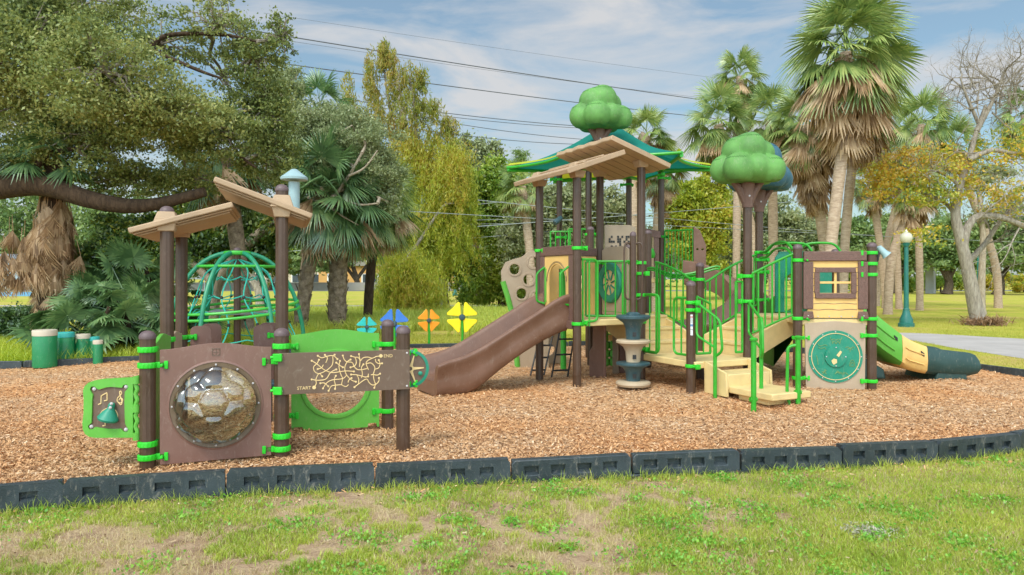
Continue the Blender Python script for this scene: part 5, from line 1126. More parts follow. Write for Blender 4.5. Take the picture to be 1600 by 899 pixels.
# ================================================================== far buildings, court fence and player
def house(x, y, wd, dp, h, rh, wall, roof, lab, rows=1, cols=4):
    t = thing('house', lab, 'house', (x, y, GZ)); wm = plastic('stucco_' + wall[1:], wall, .9, .06, .4); rm = plastic('roof_' + roof[1:], roof, .9, .1, .8)
    wl_ = MB().box((x, y + dp / 2, GZ + h / 2), (wd, dp, h)).build('wall', wm, t)
    hw_ = wd / 2 + .5; MB().sweep([[Vector((x + sx * hw_, y + dd, GZ + h + zz)) for sx, dd, zz in ((s, -.5, 0), (s * (1 - .25 * (rh > 0)), dp / 2, rh + .25), (s, dp + .5, 0))] for s in (-1, 1)]).build('roof', rm, t)
    gm = plastic('pane_dark', '#39444c', .15, .05, 1) if 'pane_dark' not in bpy.data.materials else bpy.data.materials['pane_dark']
    for r_ in range(rows):
        for c_ in range(cols):
            wx_ = x - wd / 2 + wd * (c_ + .5) / cols; wz2 = GZ + 1.6 + 3 * r_; f = MB().box((wx_, y - .03, wz2), (wd / cols * .5, .1, 1.5)).build('window', M['white'], t)
            MB().box((wx_, y - .07, wz2), (wd / cols * .42, .06, 1.3)).build('pane', gm, f)
house(-20, 118, 22, 10, 3.6, 2.2, '#c99a5c', '#77715f', 'long orange stuccoed house far behind the left palms')
house(8, 122, 16, 10, 3.4, 2.2, '#e3c98d', '#9a9084', 'pale yellow house far behind the thin grey trunk')
house(-78, 104, 34, 12, 4.4, .6, '#9aa7ac', '#7f868a', 'long grey blue building behind the sports court at far left', 1, 12)
house(-38, 124, 14, 10, 3.6, 2.0, '#c9b8a0', '#77706a', 'beige house far behind the left palmetto bushes')
fe = thing('court_fence', 'tall chain link fence along the blue sports court', 'fence', (-60, 90, GZ))
for i in range(22): MB().tube([(-88 + 2.4 * i, 90, GZ), (-88 + 2.4 * i, 90, 3)], .05, 6).build('fence_post', M['grey'], fe)
for z in (3, 1.5, .1): MB().tube([(-88, 90, z), (-37.6, 90, z)], .03, 6).build('fence_rail', M['grey'], fe)
w_ = tag(MB().box((-60, 101, .45), (110, .3, 1.05)).build('low_wall', plastic('wall_pale', '#928b80', .9, .08, .5)), 'long low pale wall along the road behind the lawn', 'wall')
# player, bending forward on the court: one skinned body
def person():
    base = P(37, 455, 86); base.z = GZ
    root = thing('person', 'person in a blue shirt bending forward on the blue sports court', 'person', base)
    J = {'pelvis': (0, 0, .92), 'waist': (.1, 0, 1.06), 'chest': (.28, 0, 1.26), 'neck': (.38, 0, 1.38), 'head': (.46, 0, 1.47), 'crown': (.52, 0, 1.6), 'hl': (0, .1, .88), 'kl': (.08, .13, .48), 'al': (-.05, .14, .08), 'fl': (.12, .15, .03), 'hr': (0, -.1, .88), 'kr': (.14, -.13, .48), 'ar': (.08, -.14, .08), 'fr': (.26, -.15, .03), 'sl': (.3, .19, 1.28), 'el': (.42, .24, 1.04), 'wl': (.6, .2, .92), 'nl': (.68, .18, .88), 'sr': (.3, -.19, 1.28), 'er': (.4, -.26, 1.03), 'wr': (.55, -.2, .88), 'nr': (.63, -.18, .84)}
    rad = {'pelvis': .15, 'waist': .13, 'chest': .15, 'neck': .055, 'head': .095, 'crown': .07, 'hl': .1, 'kl': .065, 'al': .045, 'fl': .04, 'hr': .1, 'kr': .065, 'ar': .045, 'fr': .04, 'sl': .07, 'el': .045, 'wl': .03, 'nl': .035, 'sr': .07, 'er': .045, 'wr': .03, 'nr': .035}
    ed = [('pelvis', 'waist'), ('waist', 'chest'), ('chest', 'neck'), ('neck', 'head'), ('head', 'crown'), ('pelvis', 'hl'), ('hl', 'kl'), ('kl', 'al'), ('al', 'fl'), ('pelvis', 'hr'), ('hr', 'kr'), ('kr', 'ar'), ('ar', 'fr'), ('chest', 'sl'), ('sl', 'el'), ('el', 'wl'), ('wl', 'nl'), ('chest', 'sr'), ('sr', 'er'), ('er', 'wr'), ('wr', 'nr')]
    ks = list(J); me = bpy.data.meshes.new('body'); me.from_pydata([J[k] for k in ks], [(ks.index(a), ks.index(b)) for a, b in ed], [])
    o = bpy.data.objects.new('body', me); COL.objects.link(o); o.parent = root
    o.modifiers.new('skin', 'SKIN'); sv = me.skin_vertices[0].data
    for i, k in enumerate(ks): sv[i].radius = (rad[k], rad[k])
    sv[0].use_root = True; o.modifiers.new('smooth', 'SUBSURF').render_levels = 2
    me.materials.append(plastic('skin_tone', '#a9765a', .6, .05, 4))
    MB().tube([base + Vector(p) for p in ((0, 0, .86), (.05, 0, 1.0), (.16, 0, 1.13), (.27, 0, 1.25), (.35, 0, 1.33))], [.17, .165, .17, .19, .1], 14).build('shirt', plastic('shirt_blue', '#2f78c8', .8, .05, 4), root)
    MB().tube([base + Vector(p) for p in ((-.0, 0, .62), (0, 0, .8), (.02, 0, .94))], [.19, .18, .165], 14).build('shorts', plastic('shorts_grey', '#9fa3aa', .8, .05, 4), root)
    MB().ball(base + Vector((.5, 0, 1.6)), (.1, .1, .085), 14, 10).build('hair', plastic('hair_brown', '#2e221b', .7, .05, 4), root)
person()
# ================================================================== vegetation
BK = {'oak': barkmat('bark_oak', '#33291f', '#55483a', '#7a6b58'), 'grey': barkmat('bark_grey', '#6b6257', '#968b7c', '#b5ab9c'), 'palm': barkmat('bark_palm', '#8f7a66', '#b59c84', '#c9b49c', (3, 3, 10)), 'boot': barkmat('bark_boot', '#4f4234', '#84735f', '#a4937b', (5, 5, 5)), 'dark': barkmat('bark_dark', '#2b2119', '#463729', '#5c4a39'), 'pale': barkmat('bark_pale', '#857665', '#a79782', '#c0b29d', (6, 6, 2))}
LM = {'oak': leafmat('leaf_oak', ['#5c6c3a', '#7c8a4a', '#98a058', '#b2b06a'], .4, .035, .5),
      'oak2': leafmat('leaf_oak_grey', ['#6c7a50', '#8a9664', '#a2ab78', '#b8ba8a'], .45, .04, .5),
      'cyp': leafmat('leaf_cypress', ['#8aa030', '#a8b43a', '#c2c044', '#c8aa48'], .5, .03, .35),
      'cyptop': leafmat('leaf_cypress_top', ['#7c8a34', '#989c40', '#b0a048', '#ac8c4c'], .45, .03, .4),
      'mid': leafmat('leaf_mid', ['#66882c', '#88a438', '#a8b846', '#bec052'], .4, .05, .3),
      'olive': leafmat('leaf_olive', ['#748258', '#90996a', '#a6ac7a', '#b7b586'], .35, .05, .3),
      'dark': leafmat('leaf_dark', ['#33501f', '#4d6c2b', '#6d8a34', '#b8b43c'], .35, .08, .8),
      'far': leafmat('leaf_far', ['#58743a', '#728c4c', '#8ca05c', '#a0ae6a'], .35, .04, .2),
      'yel': leafmat('leaf_yellow', ['#84a03c', '#a8b43a', '#c9c040', '#dcbc48', '#d8a844'], .45, .05, .5),
      'palm': leafmat('leaf_palm', ['#5c7838', '#7c9448', '#9aaa5a', '#b6bc6c'], .35, .1, .7),
      'palmd': leafmat('leaf_palm_dark', ['#3a5a2c', '#507440', '#6a8c50', '#86a060'], .35, .12, .7),
      'dead': leafmat('leaf_dead', ['#846648', '#a98864', '#c2a27c', '#d8bd9c'], .3, .03, 1.2)}
def subpts(clumps, per):
    out = []
    for c, r, w_ in clumps:
        k = max(3, int(per * w_)); d = RNG.normal(0, 1, (k, 3)); d /= np.linalg.norm(d, axis=1)[:, None]; q = (RNG.random(k) ** .45)[:, None]
        out.append((np.array(c) + d * q * np.array(r), np.array(r)))
    return out
def cloud(subs, n, spread=.24, flat=.6):
    ws = np.array([len(s) * float(np.prod(r) ** (2 / 3)) for s, r in subs]); ws /= ws.sum(); out = []
    for (s, r), f in zip(subs, ws):
        m = int(n * f); i = RNG.integers(0, len(s), m); out.append(s[i] + RNG.normal(0, 1, (m, 3)) * r * spread * np.array([1, 1, flat]) * (RNG.uniform(.4, 1.2, (m, 1)) + (RNG.random((m, 1)) < .09) * .9))
    return np.concatenate(out)
def sprays(subs, n, drop, wid):
    """drooping sprays: leaves strung along hanging lines below each bough point"""
    S_ = np.concatenate([q for q, _ in subs]); m = len(S_); a = RNG.random(m) * 6.28; h = RNG.uniform(.3, 1, m) * drop * .6; L_ = RNG.uniform(.5, 1.2, m) * drop
    i = RNG.integers(0, m, n); t = RNG.random(n); p = S_[i].copy()
    p[:, 0] += np.cos(a[i]) * h[i] * t; p[:, 1] += np.sin(a[i]) * h[i] * t; p[:, 2] -= L_[i] * t ** 1.6
    return p + RNG.normal(0, 1, (n, 3)) * wid * (1.15 - .8 * t)[:, None]
def wob(a, b, n, j):
    a, b = Vector(a), Vector(b); L_ = (b - a).length; return [a.lerp(b, i / n) + Vector(RNG.normal(0, 1, 3) * L_ * j * (0 < i < n)) + ZA * L_ * .06 * math.sin(math.pi * i / n) for i in range(n + 1)]
def PX(Y, *pts): return [P(x, y, Y) for x, y in pts]
def EL(Y, *els): # ellipses in photo pixels at depth Y: (px, py, rx, ry[, weight[, dY]])
    o = []
    for e in els:
        y = Y + (e[5] if len(e) > 5 else 0); k = y / FP; o.append((P(e[0], e[1], y), (e[2] * k, (e[2] + e[3]) * .5 * k, e[3] * k), e[4] if len(e) > 4 else 1))
    return o
def tree(name, label, cat, trunk, rad, clumps, n, size, leaf, bark, group=None, asp=.5, up=.4, droop=None, per=26, spread=.24, flat=.6, twig=6, limbs=(), tn=10, leafname='crown', spray=None, twigmat=None):
    base = Vector(trunk[0]); base.z = GZ; t = thing(name, label, cat, base, group)
    tr = spline(trunk, 5); k = len(tr); r0, r1 = rad; rs = [(r0 + (r1 - r0) * i / (k - 1)) * (1.35 if i == 0 else 1.1 if i == 1 else 1) for i in range(k)]
    m = MB().tube(tr, rs, tn)
    for pts, a, b in limbs:
        sp_ = spline(pts, 5); m.tube(sp_, [a + (b - a) * i / (len(sp_) - 1) for i in range(len(sp_))], 8)
    m.build('trunk', bark, t, ang=60)
    subs = subpts(clumps, per)
    if twig:
        tm_ = MB(); anchors = tr[len(tr) // 2:] + [p for l in limbs for p in spline(l[0], 3)]
        for (s, r), (c, _, w_) in zip(subs, clumps):
            a = min(anchors, key=lambda p: (p - Vector(c)).length); L_ = (a - Vector(c)).length; q = min(.35 * r1 + .012 * L_, .1 + r1 * .3)
            tm_.tube(wob(a, c, 4, .05), [q, q * .85, q * .7, q * .6, q * .5], 6)
            for i in range(min(twig, len(s))): tm_.tube(wob(c, s[i], 3, .1), [q * .6, q * .48, q * .36, q * .18], 5)
        tm_.build('branches', twigmat or bark, t, ang=60)
    c = sprays(subs, n, *spray) if spray else cloud(subs, n, spread, flat); V, F = leafquads(c, RNG.uniform(size * .6, size * 1.25, len(c)), asp, up, droop)
    npmesh(leafname, V, F, leaf, t); return t
# ---- palms
def fan(Lp, Rf, nl, spread, wid, fold, ph=0):
    V = []; F = []
    def q(a, b, c, d): i = len(V); V.extend([a, b, c, d]); F.append((i, i + 1, i + 2, i + 3))
    pw2 = .012
    for k in range(3):
        x0, x1 = Lp * k / 3, Lp * (k + 1) / 3; q((x0, -pw2, 0), (x0, pw2, 0), (x1, pw2, 0), (x1, -pw2, 0)); q((x0, 0, -pw2), (x0, 0, pw2), (x1, 0, pw2), (x1, 0, -pw2))
    for k in range(nl):
        th = R(-spread + 2 * spread * k / (nl - 1) + RNG.normal(0, 1.2)); ln = Rf * (.72 + .28 * math.cos(th * .7)) * RNG.uniform(.9, 1.06)
        dx, dy = math.cos(th), math.sin(th); pr = None
        for s, w_ in ((.03, .25), (.45, 1), (.75, .72), (1.0, .08)):
            r = ln * s; z = -fold * abs(math.sin(th * .75)) * r - .1 * ln * s * s * (1.5 + RNG.normal(0, .6) * (s > .9)) ; w2_ = wid * w_ / 2
            cur = ((Lp + dx * r - dy * w2_, dy * r + dx * w2_, z), (Lp + dx * r + dy * w2_, dy * r - dx * w2_, z + .3 * w2_))
            if pr: q(pr[0], pr[1], cur[1], cur[0])
            pr = cur
    return np.array(V), np.array(F)
FT = [fan(1.0, 1.05, 36, 118, .062, .35), fan(.95, 1.0, 34, 108, .062, .55), fan(1.05, .95, 32, 98, .062, .8), fan(.85, 1.0, 34, 112, .06, .65)]
FD = [fan(.85, .95, 16, 34, .075, .9), fan(.8, .85, 14, 26, .08, 1.1), fan(.9, 1.0, 18, 45, .07, .7)]
FP_ = [fan(1.0, .8, 34, 150, .085, .12), fan(1.1, .85, 32, 135, .09, .2), fan(.9, .75, 30, 160, .085, .08)]
def fronds(spec, T_):
    Vs, Fs, o = [], [], 0
    for org, az_, el, sc_, g_ in spec:
        V, F = T_[RNG.integers(len(T_))]; V = V * sc_
        rl = RNG.normal(0, .35); cr, sr = math.cos(rl), math.sin(rl); V = np.stack([V[:, 0], V[:, 1] * cr - V[:, 2] * sr, V[:, 1] * sr + V[:, 2] * cr], 1)
        ce, se = math.cos(el), math.sin(el); V = np.stack([V[:, 0] * ce - V[:, 2] * se, V[:, 1], V[:, 0] * se + V[:, 2] * ce], 1)
        ca, sa = math.cos(az_), math.sin(az_); V = np.stack([V[:, 0] * ca - V[:, 1] * sa, V[:, 0] * sa + V[:, 1] * ca, V[:, 2]], 1)
        d = np.linalg.norm(V[:, :2], axis=1); V[:, 2] -= g_ * d * d / (2 * sc_)
        Vs.append(V + np.array(org)); Fs.append(F + o); o += len(V)
    return np.concatenate(Vs), np.concatenate(Fs)
def palm(label, path, r, Rc, nf=34, dead=24, skirt=1.2, leaf='palm', bark='palm', boots=0, group='cabbage palms', lowest=-55):
    base = Vector(path[0]); t = thing('palm_tree', label, 'palm tree', (base.x, base.y, GZ), group)
    tr = spline(path, 6); tr[0].z = GZ - .1; k = len(tr)
    m = MB().tube(tr, [r * (1.15 if i == 0 else 1.0 + .04 * math.sin(i * 1.7)) for i in range(k)], 14)
    if boots:
        for i in range(boots):
            f = .04 + .94 * i / boots; q = f * (k - 1); p = tr[int(q)].lerp(tr[min(int(q) + 1, k - 1)], q - int(q)); a = i * 2.4
            d = Vector((math.cos(a), math.sin(a), 0)); s = Vector((-d.y, d.x, 0)); b = p + d * r * .85
            m.add([b - s * .1, b + s * .1, b + d * .1 + s * .035 + ZA * .22, b + d * .1 - s * .035 + ZA * .22, b + d * .05 - s * .03 + ZA * .2, b + d * .05 + s * .03 + ZA * .2], [(0, 1, 2, 3), (3, 2, 5, 4)])
    m.build('trunk', BK[bark], t, ang=60)
    top = tr[-1]; sc_ = Rc / 2.0; spec = []
    for i in range(nf):
        f = (i + .5) / nf; el = R(85 - (85 - lowest) * f ** .8) + RNG.normal(0, .1); spec.append((np.array(top) + [0, 0, .25 - .5 * f], i * 2.39996 + RNG.normal(0, .2), el, sc_ * RNG.uniform(.82, 1.08), .16 + .3 * f))
    V, F = fronds(spec, FT); npmesh('crown', V, F, LM[leaf], t)
    if dead:
        spec = []
        for i in range(dead):
            f = i / max(1, dead - 1); q = max(0, (k - 1) - f * skirt / max(.01, (tr[-1] - tr[0]).length) * (k - 1)); p = tr[int(q)].lerp(tr[min(int(q) + 1, k - 1)], q - int(q))
            spec.append((np.array(p), i * 2.39996 + RNG.normal(0, .3), R(-22 - 54 * f) + RNG.normal(0, .14), sc_ * RNG.uniform(.7, 1.1), .45))
        V, F = fronds(spec, FD); npmesh('dead_fronds', V, F, LM['dead'], t)
    return t
def gp_(px, Y): p = P(px, 435, Y); p.z = GZ; return p
# ---------------- left side
tree('live_oak', 'huge live oak filling the upper left, its thick dark limb reaching in from the edge', 'tree',
     [gp_(-300, 15)] + PX(15, (-290, 420), (-200, 345), (-60, 305), (30, 290), (80, 293), (140, 312), (200, 322), (250, 318), (320, 300)), (.34, .1),
     EL(15, (-40, 60, 90, 120), (60, 60, 110, 90, 1, -1), (60, 170, 110, 70, 1, 1), (160, 110, 100, 80, 1, -1.5), (150, 215, 110, 60, 1, .5), (250, 170, 100, 60, 1.1, -.5), (250, 70, 70, 50, .4, 1), (340, 40, 60, 50, .5, .6), (395, 90, 50, 50, .8, 1), (410, 170, 60, 60, 1, 1.5), (330, 215, 80, 50, 1, .5), (420, 240, 55, 50, 1, 1.5), (200, 280, 80, 32, .8, 1.2), (290, 280, 60, 30, .8, 1.8), (10, 260, 60, 40, .7, .6), (440, 60, 22, 40, .5, 1.5), (350, 120, 40, 40, .2, 2), (100, 20, 140, 60, 1, 1.5)),
     165000, .082, LM['oak'], BK['dark'], per=60, spread=.18, twig=26, twigmat=BK['grey'],
     limbs=[(PX(15, (-290, 430), (-160, 160), (-40, 100), (30, 118), (90, 135), (160, 142), (240, 165)), .2, .05), (PX(15.2, (40, 292), (62, 255), (78, 240), (118, 232)), .09, .04), (PX(15.2, (66, 292), (58, 250), (64, 225)), .07, .03), (PX(14.6, (90, 133), (120, 110), (170, 68)), .06, .02), (PX(15.5, (160, 142), (230, 80), (265, 55), (350, 55), (400, 65)), .08, .02), (PX(15.6, (220, 160), (300, 180), (340, 195), (372, 240), (400, 262)), .06, .025), (PX(15.4, (230, 75), (310, 110), (345, 122)), .05, .02)])
tree('live_oak', 'rounded grey green oak with pale bare limbs beside the yellow cypress', 'tree',
     [gp_(330, 22.4)] + PX(22.4, (332, 470), (345, 430), (400, 370), (460, 335), (490, 318)), (.26, .1),
     EL(22, (565, 215, 60, 45), (590, 270, 45, 50), (530, 255, 60, 50), (500, 200, 50, 50, 1, 1), (605, 315, 30, 35, .7), (555, 310, 45, 32, .8), (490, 280, 50, 40), (460, 210, 45, 60, 1, 1), (440, 140, 35, 50, .8, 1), (400, 280, 50, 40, .8, 1)),
     100000, .095, LM['oak2'], BK['pale'], per=60, spread=.18, twig=16,
     limbs=[(PX(20.8, (440, 350), (488, 319), (520, 308), (545, 275), (565, 240)), .09, .03), (PX(20.6, (520, 308), (560, 320), (590, 318)), .05, .02), (PX(20.6, (500, 314), (530, 335), (560, 352)), .045, .015), (PX(20.6, (545, 275), (570, 262), (590, 235)), .04, .015), (PX(20.6, (340, 300), (372, 262), (400, 268), (418, 258), (440, 290)), .05, .03), (PX(22.4, (340, 450), (310, 420), (290, 400)), .14, .08)])
tree('understory_tree', 'low dark tree with yellowing leaves behind the rope dome', 'tree', [gp_(330, 23)] + PX(23, (330, 470), (340, 400)), (.12, .06),
     EL(23, (300, 370, 50, 45), (350, 390, 50, 40), (410, 370, 50, 50), (330, 330, 60, 40), (260, 400, 40, 40), (440, 350, 40, 40, .7)), 60000, .16, LM['dark'], BK['dark'], per=22, spread=.26)
# shaggy palm with a skirt of dead fronds
def shaggy():
    b = gp_(72, 15.6); t = thing('palm_tree', 'shaggy palm wrapped in long hanging dead fronds behind the green drums', 'palm tree', b, 'cabbage palms')
    tr = [b] + PX(15.6, (74, 480), (78, 400), (84, 300), (88, 250)); s = spline(tr, 6)
    MB().tube(s, [.22 + .03 * math.sin(i * 2) for i in range(len(s))], 14).build('trunk', BK['dark'], t, ang=60)
    spec = []
    for i in range(170):
        f = RNG.random(); p = P(84, 285, 15.6).lerp(P(80, 395, 15.6), f ** 1.2); a_ = RNG.random() * 6.28; spec.append((np.array(p) + [.24 * math.cos(a_), .24 * math.sin(a_), 0], a_, R(RNG.uniform(-89, -76)), RNG.uniform(.45, .7), .12))
    for i in range(26): spec.append((np.array(P(RNG.uniform(-20, 60), RNG.uniform(330, 400), 15.3)), RNG.random() * 6.28, R(RNG.uniform(-88, -75)), RNG.uniform(.35, .6), .2))
    for i in range(8): spec.append((np.array(P(RNG.uniform(90, 130), RNG.uniform(330, 390), 15.6)), RNG.random() * 6.28, R(RNG.uniform(-85, -60)), RNG.uniform(.4, .6), .2))
    for i in range(12): spec.append((np.array(P(RNG.uniform(55, 100), RNG.uniform(440, 480), 15.5)), RNG.random() * 6.28, R(RNG.uniform(-85, -60)), RNG.uniform(.25, .4), .2))
    V, F = fronds(spec, FD); npmesh('dead_fronds', V, F, LM['dead'], t)
    spec = [(np.array(P(88, 250, 15.6)), i * 2.4, R(RNG.uniform(-10, 80)), .65, .3) for i in range(14)]
    V, F = fronds(spec, FT); npmesh('crown', V, F, LM['palmd'], t)
shaggy()
def palmetto(label, px, Y, n, hgt, wid, sc_):
    b = gp_(px, Y); t = thing('palmetto', label, 'palmetto', b, 'fan palm bushes'); spec = []
    for i in range(n):
        a = RNG.random() * 6.28; rr2 = wid * RNG.random() ** .6; o = np.array(b) + [rr2 * math.cos(a), rr2 * .5 * math.sin(a), hgt * RNG.random() ** .9 * .75 * (1 - .4 * rr2 / wid)]; el = R(RNG.uniform(-15, 70)); spec.append((o, RNG.random() * 6.28 if i % 2 else a + RNG.normal(0, .5), el, sc_ * RNG.uniform(.75, 1.15), .3))
    V, F = fronds(spec, FP_); npmesh('leaves', V, F, LM['palmd'], t)
    m = MB()
    for i in range(5): m.tube(wob(b + Vector((RNG.normal(0, .25), RNG.normal(0, .2), -.05)), b + Vector((RNG.normal(0, .35), RNG.normal(0, .2), hgt * RNG.uniform(.4, .8))), 4, .05), [.07, .07, .06, .05, .04], 7)
    m.build('stems', BK['dark'], t)
palmetto('large dark green fan palm bush spreading between the drums and the playhouse', 178, 15.0, 70, 1.9, .95, .62)
palmetto('taller dark fan palm bush half hidden behind the left playhouse posts', 232, 16.0, 60, 2.9, .9, .66)
tree('shrub', 'dark leafy shrub rising above the fan palm bush', 'shrub', [gp_(150, 16.6)] + PX(16.6, (160, 480), (175, 400)), (.07, .04), EL(16.6, (150, 420, 45, 40), (190, 370, 55, 40), (120, 470, 30, 40), (225, 350, 35, 30), (170, 440, 40, 40)), 26000, .1, LM['dark'], BK['dark'], per=20)
tree('shrub', 'small bright green shrub in the tall grass at the far left', 'shrub', [gp_(20, 17.5)] + PX(17.5, (22, 500), (25, 480)), (.03, .02), EL(17.5, (25, 495, 35, 25), (50, 500, 22, 22), (-10, 500, 30, 22)), 9000, .09, LM['palmd'], BK['dark'], per=16)
palm('leaning rough palm trunk seen through the rope dome', [gp_(388, 19.5)] + PX(19.5, (380, 460), (368, 360), (356, 270), (350, 235)), .2, 1.6, 30, 24, 1.4, 'palmd', 'boot')
palm('dark leaning palm with a brown frond skirt right of the playhouse roof', [gp_(468, 21)] + PX(21, (474, 470), (486, 400), (500, 330), (505, 300)), .2, 1.75, 34, 30, .9, 'palmd', 'boot', 60)
palm('stout palm with a criss cross booted trunk above the green hole panel', [gp_(527, 21.5)] + PX(21.5, (527, 470), (530, 400), (534, 340), (538, 318)), .27, 1.7, 34, 26, .8, 'palmd', 'boot', 110)
palm('thin dark palm trunk with drooping fronds above the blue flower', [gp_(574, 25)] + PX(25, (577, 450), (582, 400), (590, 345), (598, 320)), .16, 1.75, 34, 22, .8, 'palm', 'dark')
palm('palm crown poking above the oaks at upper left', [gp_(470, 27)] + PX(27, (480, 400), (495, 230), (500, 172)), .2, 1.5, 26, 8, .6, 'palmd', 'boot')
tree('crape_myrtle', 'small grey forked tree on the lawn between the palm trunks', 'tree', [gp_(408, 40)] + PX(40, (405, 455), (390, 425), (378, 400)), (.32, .14), EL(40, (390, 370, 50, 25), (430, 365, 40, 25)), 9000, .22, LM['mid'], BK['grey'], limbs=[(PX(40, (405, 462), (425, 430), (440, 405)), .22, .12)])
# ---------------- centre
cyl = [(PX(34, (640, 300), (615, 200), (600, 110)), .12, .03), (PX(34, (640, 280), (650, 200), (640, 120)), .12, .03), (PX(33, (625, 420), (660, 370), (690, 325), (705, 318)), .1, .03), (PX(34, (640, 300), (680, 220), (700, 195)), .09, .02), (PX(34, (630, 290), (590, 240), (560, 190)), .08, .02)]
ct = tree('bald_cypress', 'tall yellow green weeping bald cypress in the middle of the view', 'tree', [gp_(660, 40)] + PX(37, (662, 440), (650, 360), (640, 260), (625, 150), (612, 85)), (.45, .06),
     EL(34, (640, 270, 55, 40), (690, 285, 42, 55, 1.2), (650, 345, 60, 45, 1.2), (700, 365, 36, 50), (615, 350, 28, 50), (640, 420, 45, 35, 1, -4), (640, 235, 36, 30), (660, 450, 40, 25, .8, -4), (610, 440, 22, 40, .7, -4), (700, 245, 35, 30), (720, 320, 25, 50, .7)),
     95000, .22, LM['cyp'], BK['grey'], asp=.15, up=.1, droop=.9, per=90, twig=8, limbs=cyl, spray=(1.5, .16))
subs = subpts(EL(34, (578, 120, 12, 50), (600, 85, 8, 25), (617, 110, 16, 45), (640, 140, 20, 50, 1.3), (560, 190, 22, 30), (600, 175, 28, 35, 1.2), (640, 200, 36, 35, 1.2), (545, 150, 8, 40, .6), (668, 170, 22, 22), (700, 190, 18, 10, .6), (575, 225, 30, 30), (690, 210, 25, 12, .6), (660, 120, 10, 18, .5)), 60)
c = sprays(subs, 15000, .75, .085); V, F = leafquads(c, RNG.uniform(.14, .34, len(c)), .17, .1, .8); npmesh('crown_top', V, F, LM['cyptop'], ct)
tree('slender_tree', 'bright green slim tree with a straight grey trunk right of the cypress', 'tree', [gp_(690, 40)] + PX(40, (691, 430), (694, 370), (700, 330)), (.4, .12), EL(40, (700, 400, 30, 40), (715, 345, 40, 40), (690, 440, 25, 25, .7), (735, 425, 25, 50), (725, 300, 30, 40)), 34000, .2, LM['mid'], BK['grey'], per=26, spread=.2)
tree('leafy_tree', 'bushy mid green tree left of the climbing wall', 'tree', [gp_(785, 41)] + PX(41, (782, 450), (778, 360), (775, 290)), (.25, .1), EL(41, (775, 440, 40, 40), (790, 370, 35, 50), (760, 330, 35, 60), (785, 280, 35, 35), (800, 450, 40, 30)), 46000, .22, LM['mid'], BK['oak'], per=30, spread=.2)
tree('leafy_tree', 'grey green tree peeking over the cypress shoulder', 'tree', [gp_(745, 52)] + PX(52, (745, 430), (742, 300), (740, 250)), (.3, .1), EL(52, (740, 260, 30, 40), (725, 230, 22, 22, .6), (765, 250, 22, 30), (750, 320, 40, 50)), 26000, .26, LM['olive'], BK['oak'], per=26, spread=.2)
tree('pine_tree', 'small dark conifer top left of the shade sail', 'tree', [gp_(812, 60)] + PX(60, (812, 400), (814, 240)), (.25, .05), EL(60, (814, 250, 14, 20), (805, 280, 24, 20), (818, 310, 30, 30)), 9000, .3, LM['far'], BK['oak'], asp=.2, per=24)
tree('olive_tree', 'broad grey green tree behind the slide tower', 'tree', [gp_(880, 38)] + PX(38, (878, 440), (872, 380)), (.3, .12), EL(38, (850, 340, 55, 45), (900, 320, 50, 50), (960, 350, 45, 50), (850, 400, 60, 40), (920, 400, 60, 40), (1000, 400, 50, 40), (810, 370, 30, 40)), 70000, .22, LM['olive'], BK['pale'], per=34, spread=.2)
palm('yellowish palm crown just left of the slide tower', [gp_(830, 34)] + PX(34, (828, 400), (818, 310), (815, 292)), .2, 1.5, 28, 20, 1.2, 'palm', 'palm')
palm('palm showing above the shade sail with a long brown frond skirt behind the tower', [gp_(985, 33)] + PX(33, (986, 400), (992, 300), (1005, 225), (1010, 212)), .28, 1.5, 32, 70, 3.6, 'palm', 'palm')
palm('palm skirt of dead fronds behind the right tower post', [gp_(1025, 36)] + PX(36, (1026, 400), (1032, 300), (1036, 262)), .26, 1.4, 26, 50, 2.6, 'palm', 'palm')
# ---------------- right
tree('leafy_tree', 'yellow green tree behind the stair rails', 'tree', [gp_(1085, 55)] + PX(55, (1085, 420), (1085, 370)), (.25, .1), EL(55, (1075, 320, 40, 40), (1105, 340, 35, 50), (1065, 380, 40, 40), (1095, 400, 40, 30), (1110, 290, 30, 30, .7)), 46000, .28, LM['cyp'], BK['oak'], per=30, spread=.2)
tree('olive_tree', 'grey green oak behind the first foam tree', 'tree', [gp_(1190, 60)] + PX(60, (1190, 440), (1180, 380)), (.4, .15), EL(60, (1150, 345, 50, 45), (1210, 350, 50, 45), (1160, 400, 50, 40), (1230, 400, 50, 40), (1260, 370, 40, 40)), 50000, .28, LM['olive'], BK['pale'], per=30, spread=.2)
palm('tallest cabbage palm with a huge crown and a wide brown frond skirt', [gp_(1290, 24)] + PX(24, (1298, 390), (1312, 270), (1322, 180), (1322, 82)), .185, 2.35, 56, 120, 1.55, 'palm', 'palm')
palm('second tall palm with its crown tucked behind the tallest one', [gp_(1316, 27)] + PX(27, (1320, 385), (1328, 290), (1338, 210), (1342, 150)), .165, 2.0, 36, 70, 1.5, 'palm', 'palm')
palm('palm with a long shaggy brown skirt left of the tallest palm', [gp_(1290, 29)] + PX(29, (1288, 390), (1276, 300), (1265, 225), (1260, 195)), .2, 1.9, 34, 170, 3.4, 'palm', 'palm')
palm('palm with drooping yellow green crown above the first foam tree', [gp_(1185, 31)] + PX(31, (1180, 390), (1150, 270), (1128, 215), (1122, 195)), .2, 1.85, 36, 26, 1.2, 'palm', 'palm')
palm('smaller far palm crown high against the sky left of the tallest palm', [gp_(1150, 42)] + PX(42, (1152, 300), (1155, 180), (1156, 120)), .22, 1.9, 32, 26, 1.2, 'palm', 'palm')
palm('palm with a straight pale trunk right of the blue green foam tree', [gp_(1208, 32)] + PX(32, (1208, 390), (1207, 280), (1204, 210), (1203, 185)), .2, 1.75, 34, 34, 1.6, 'palm', 'palm')
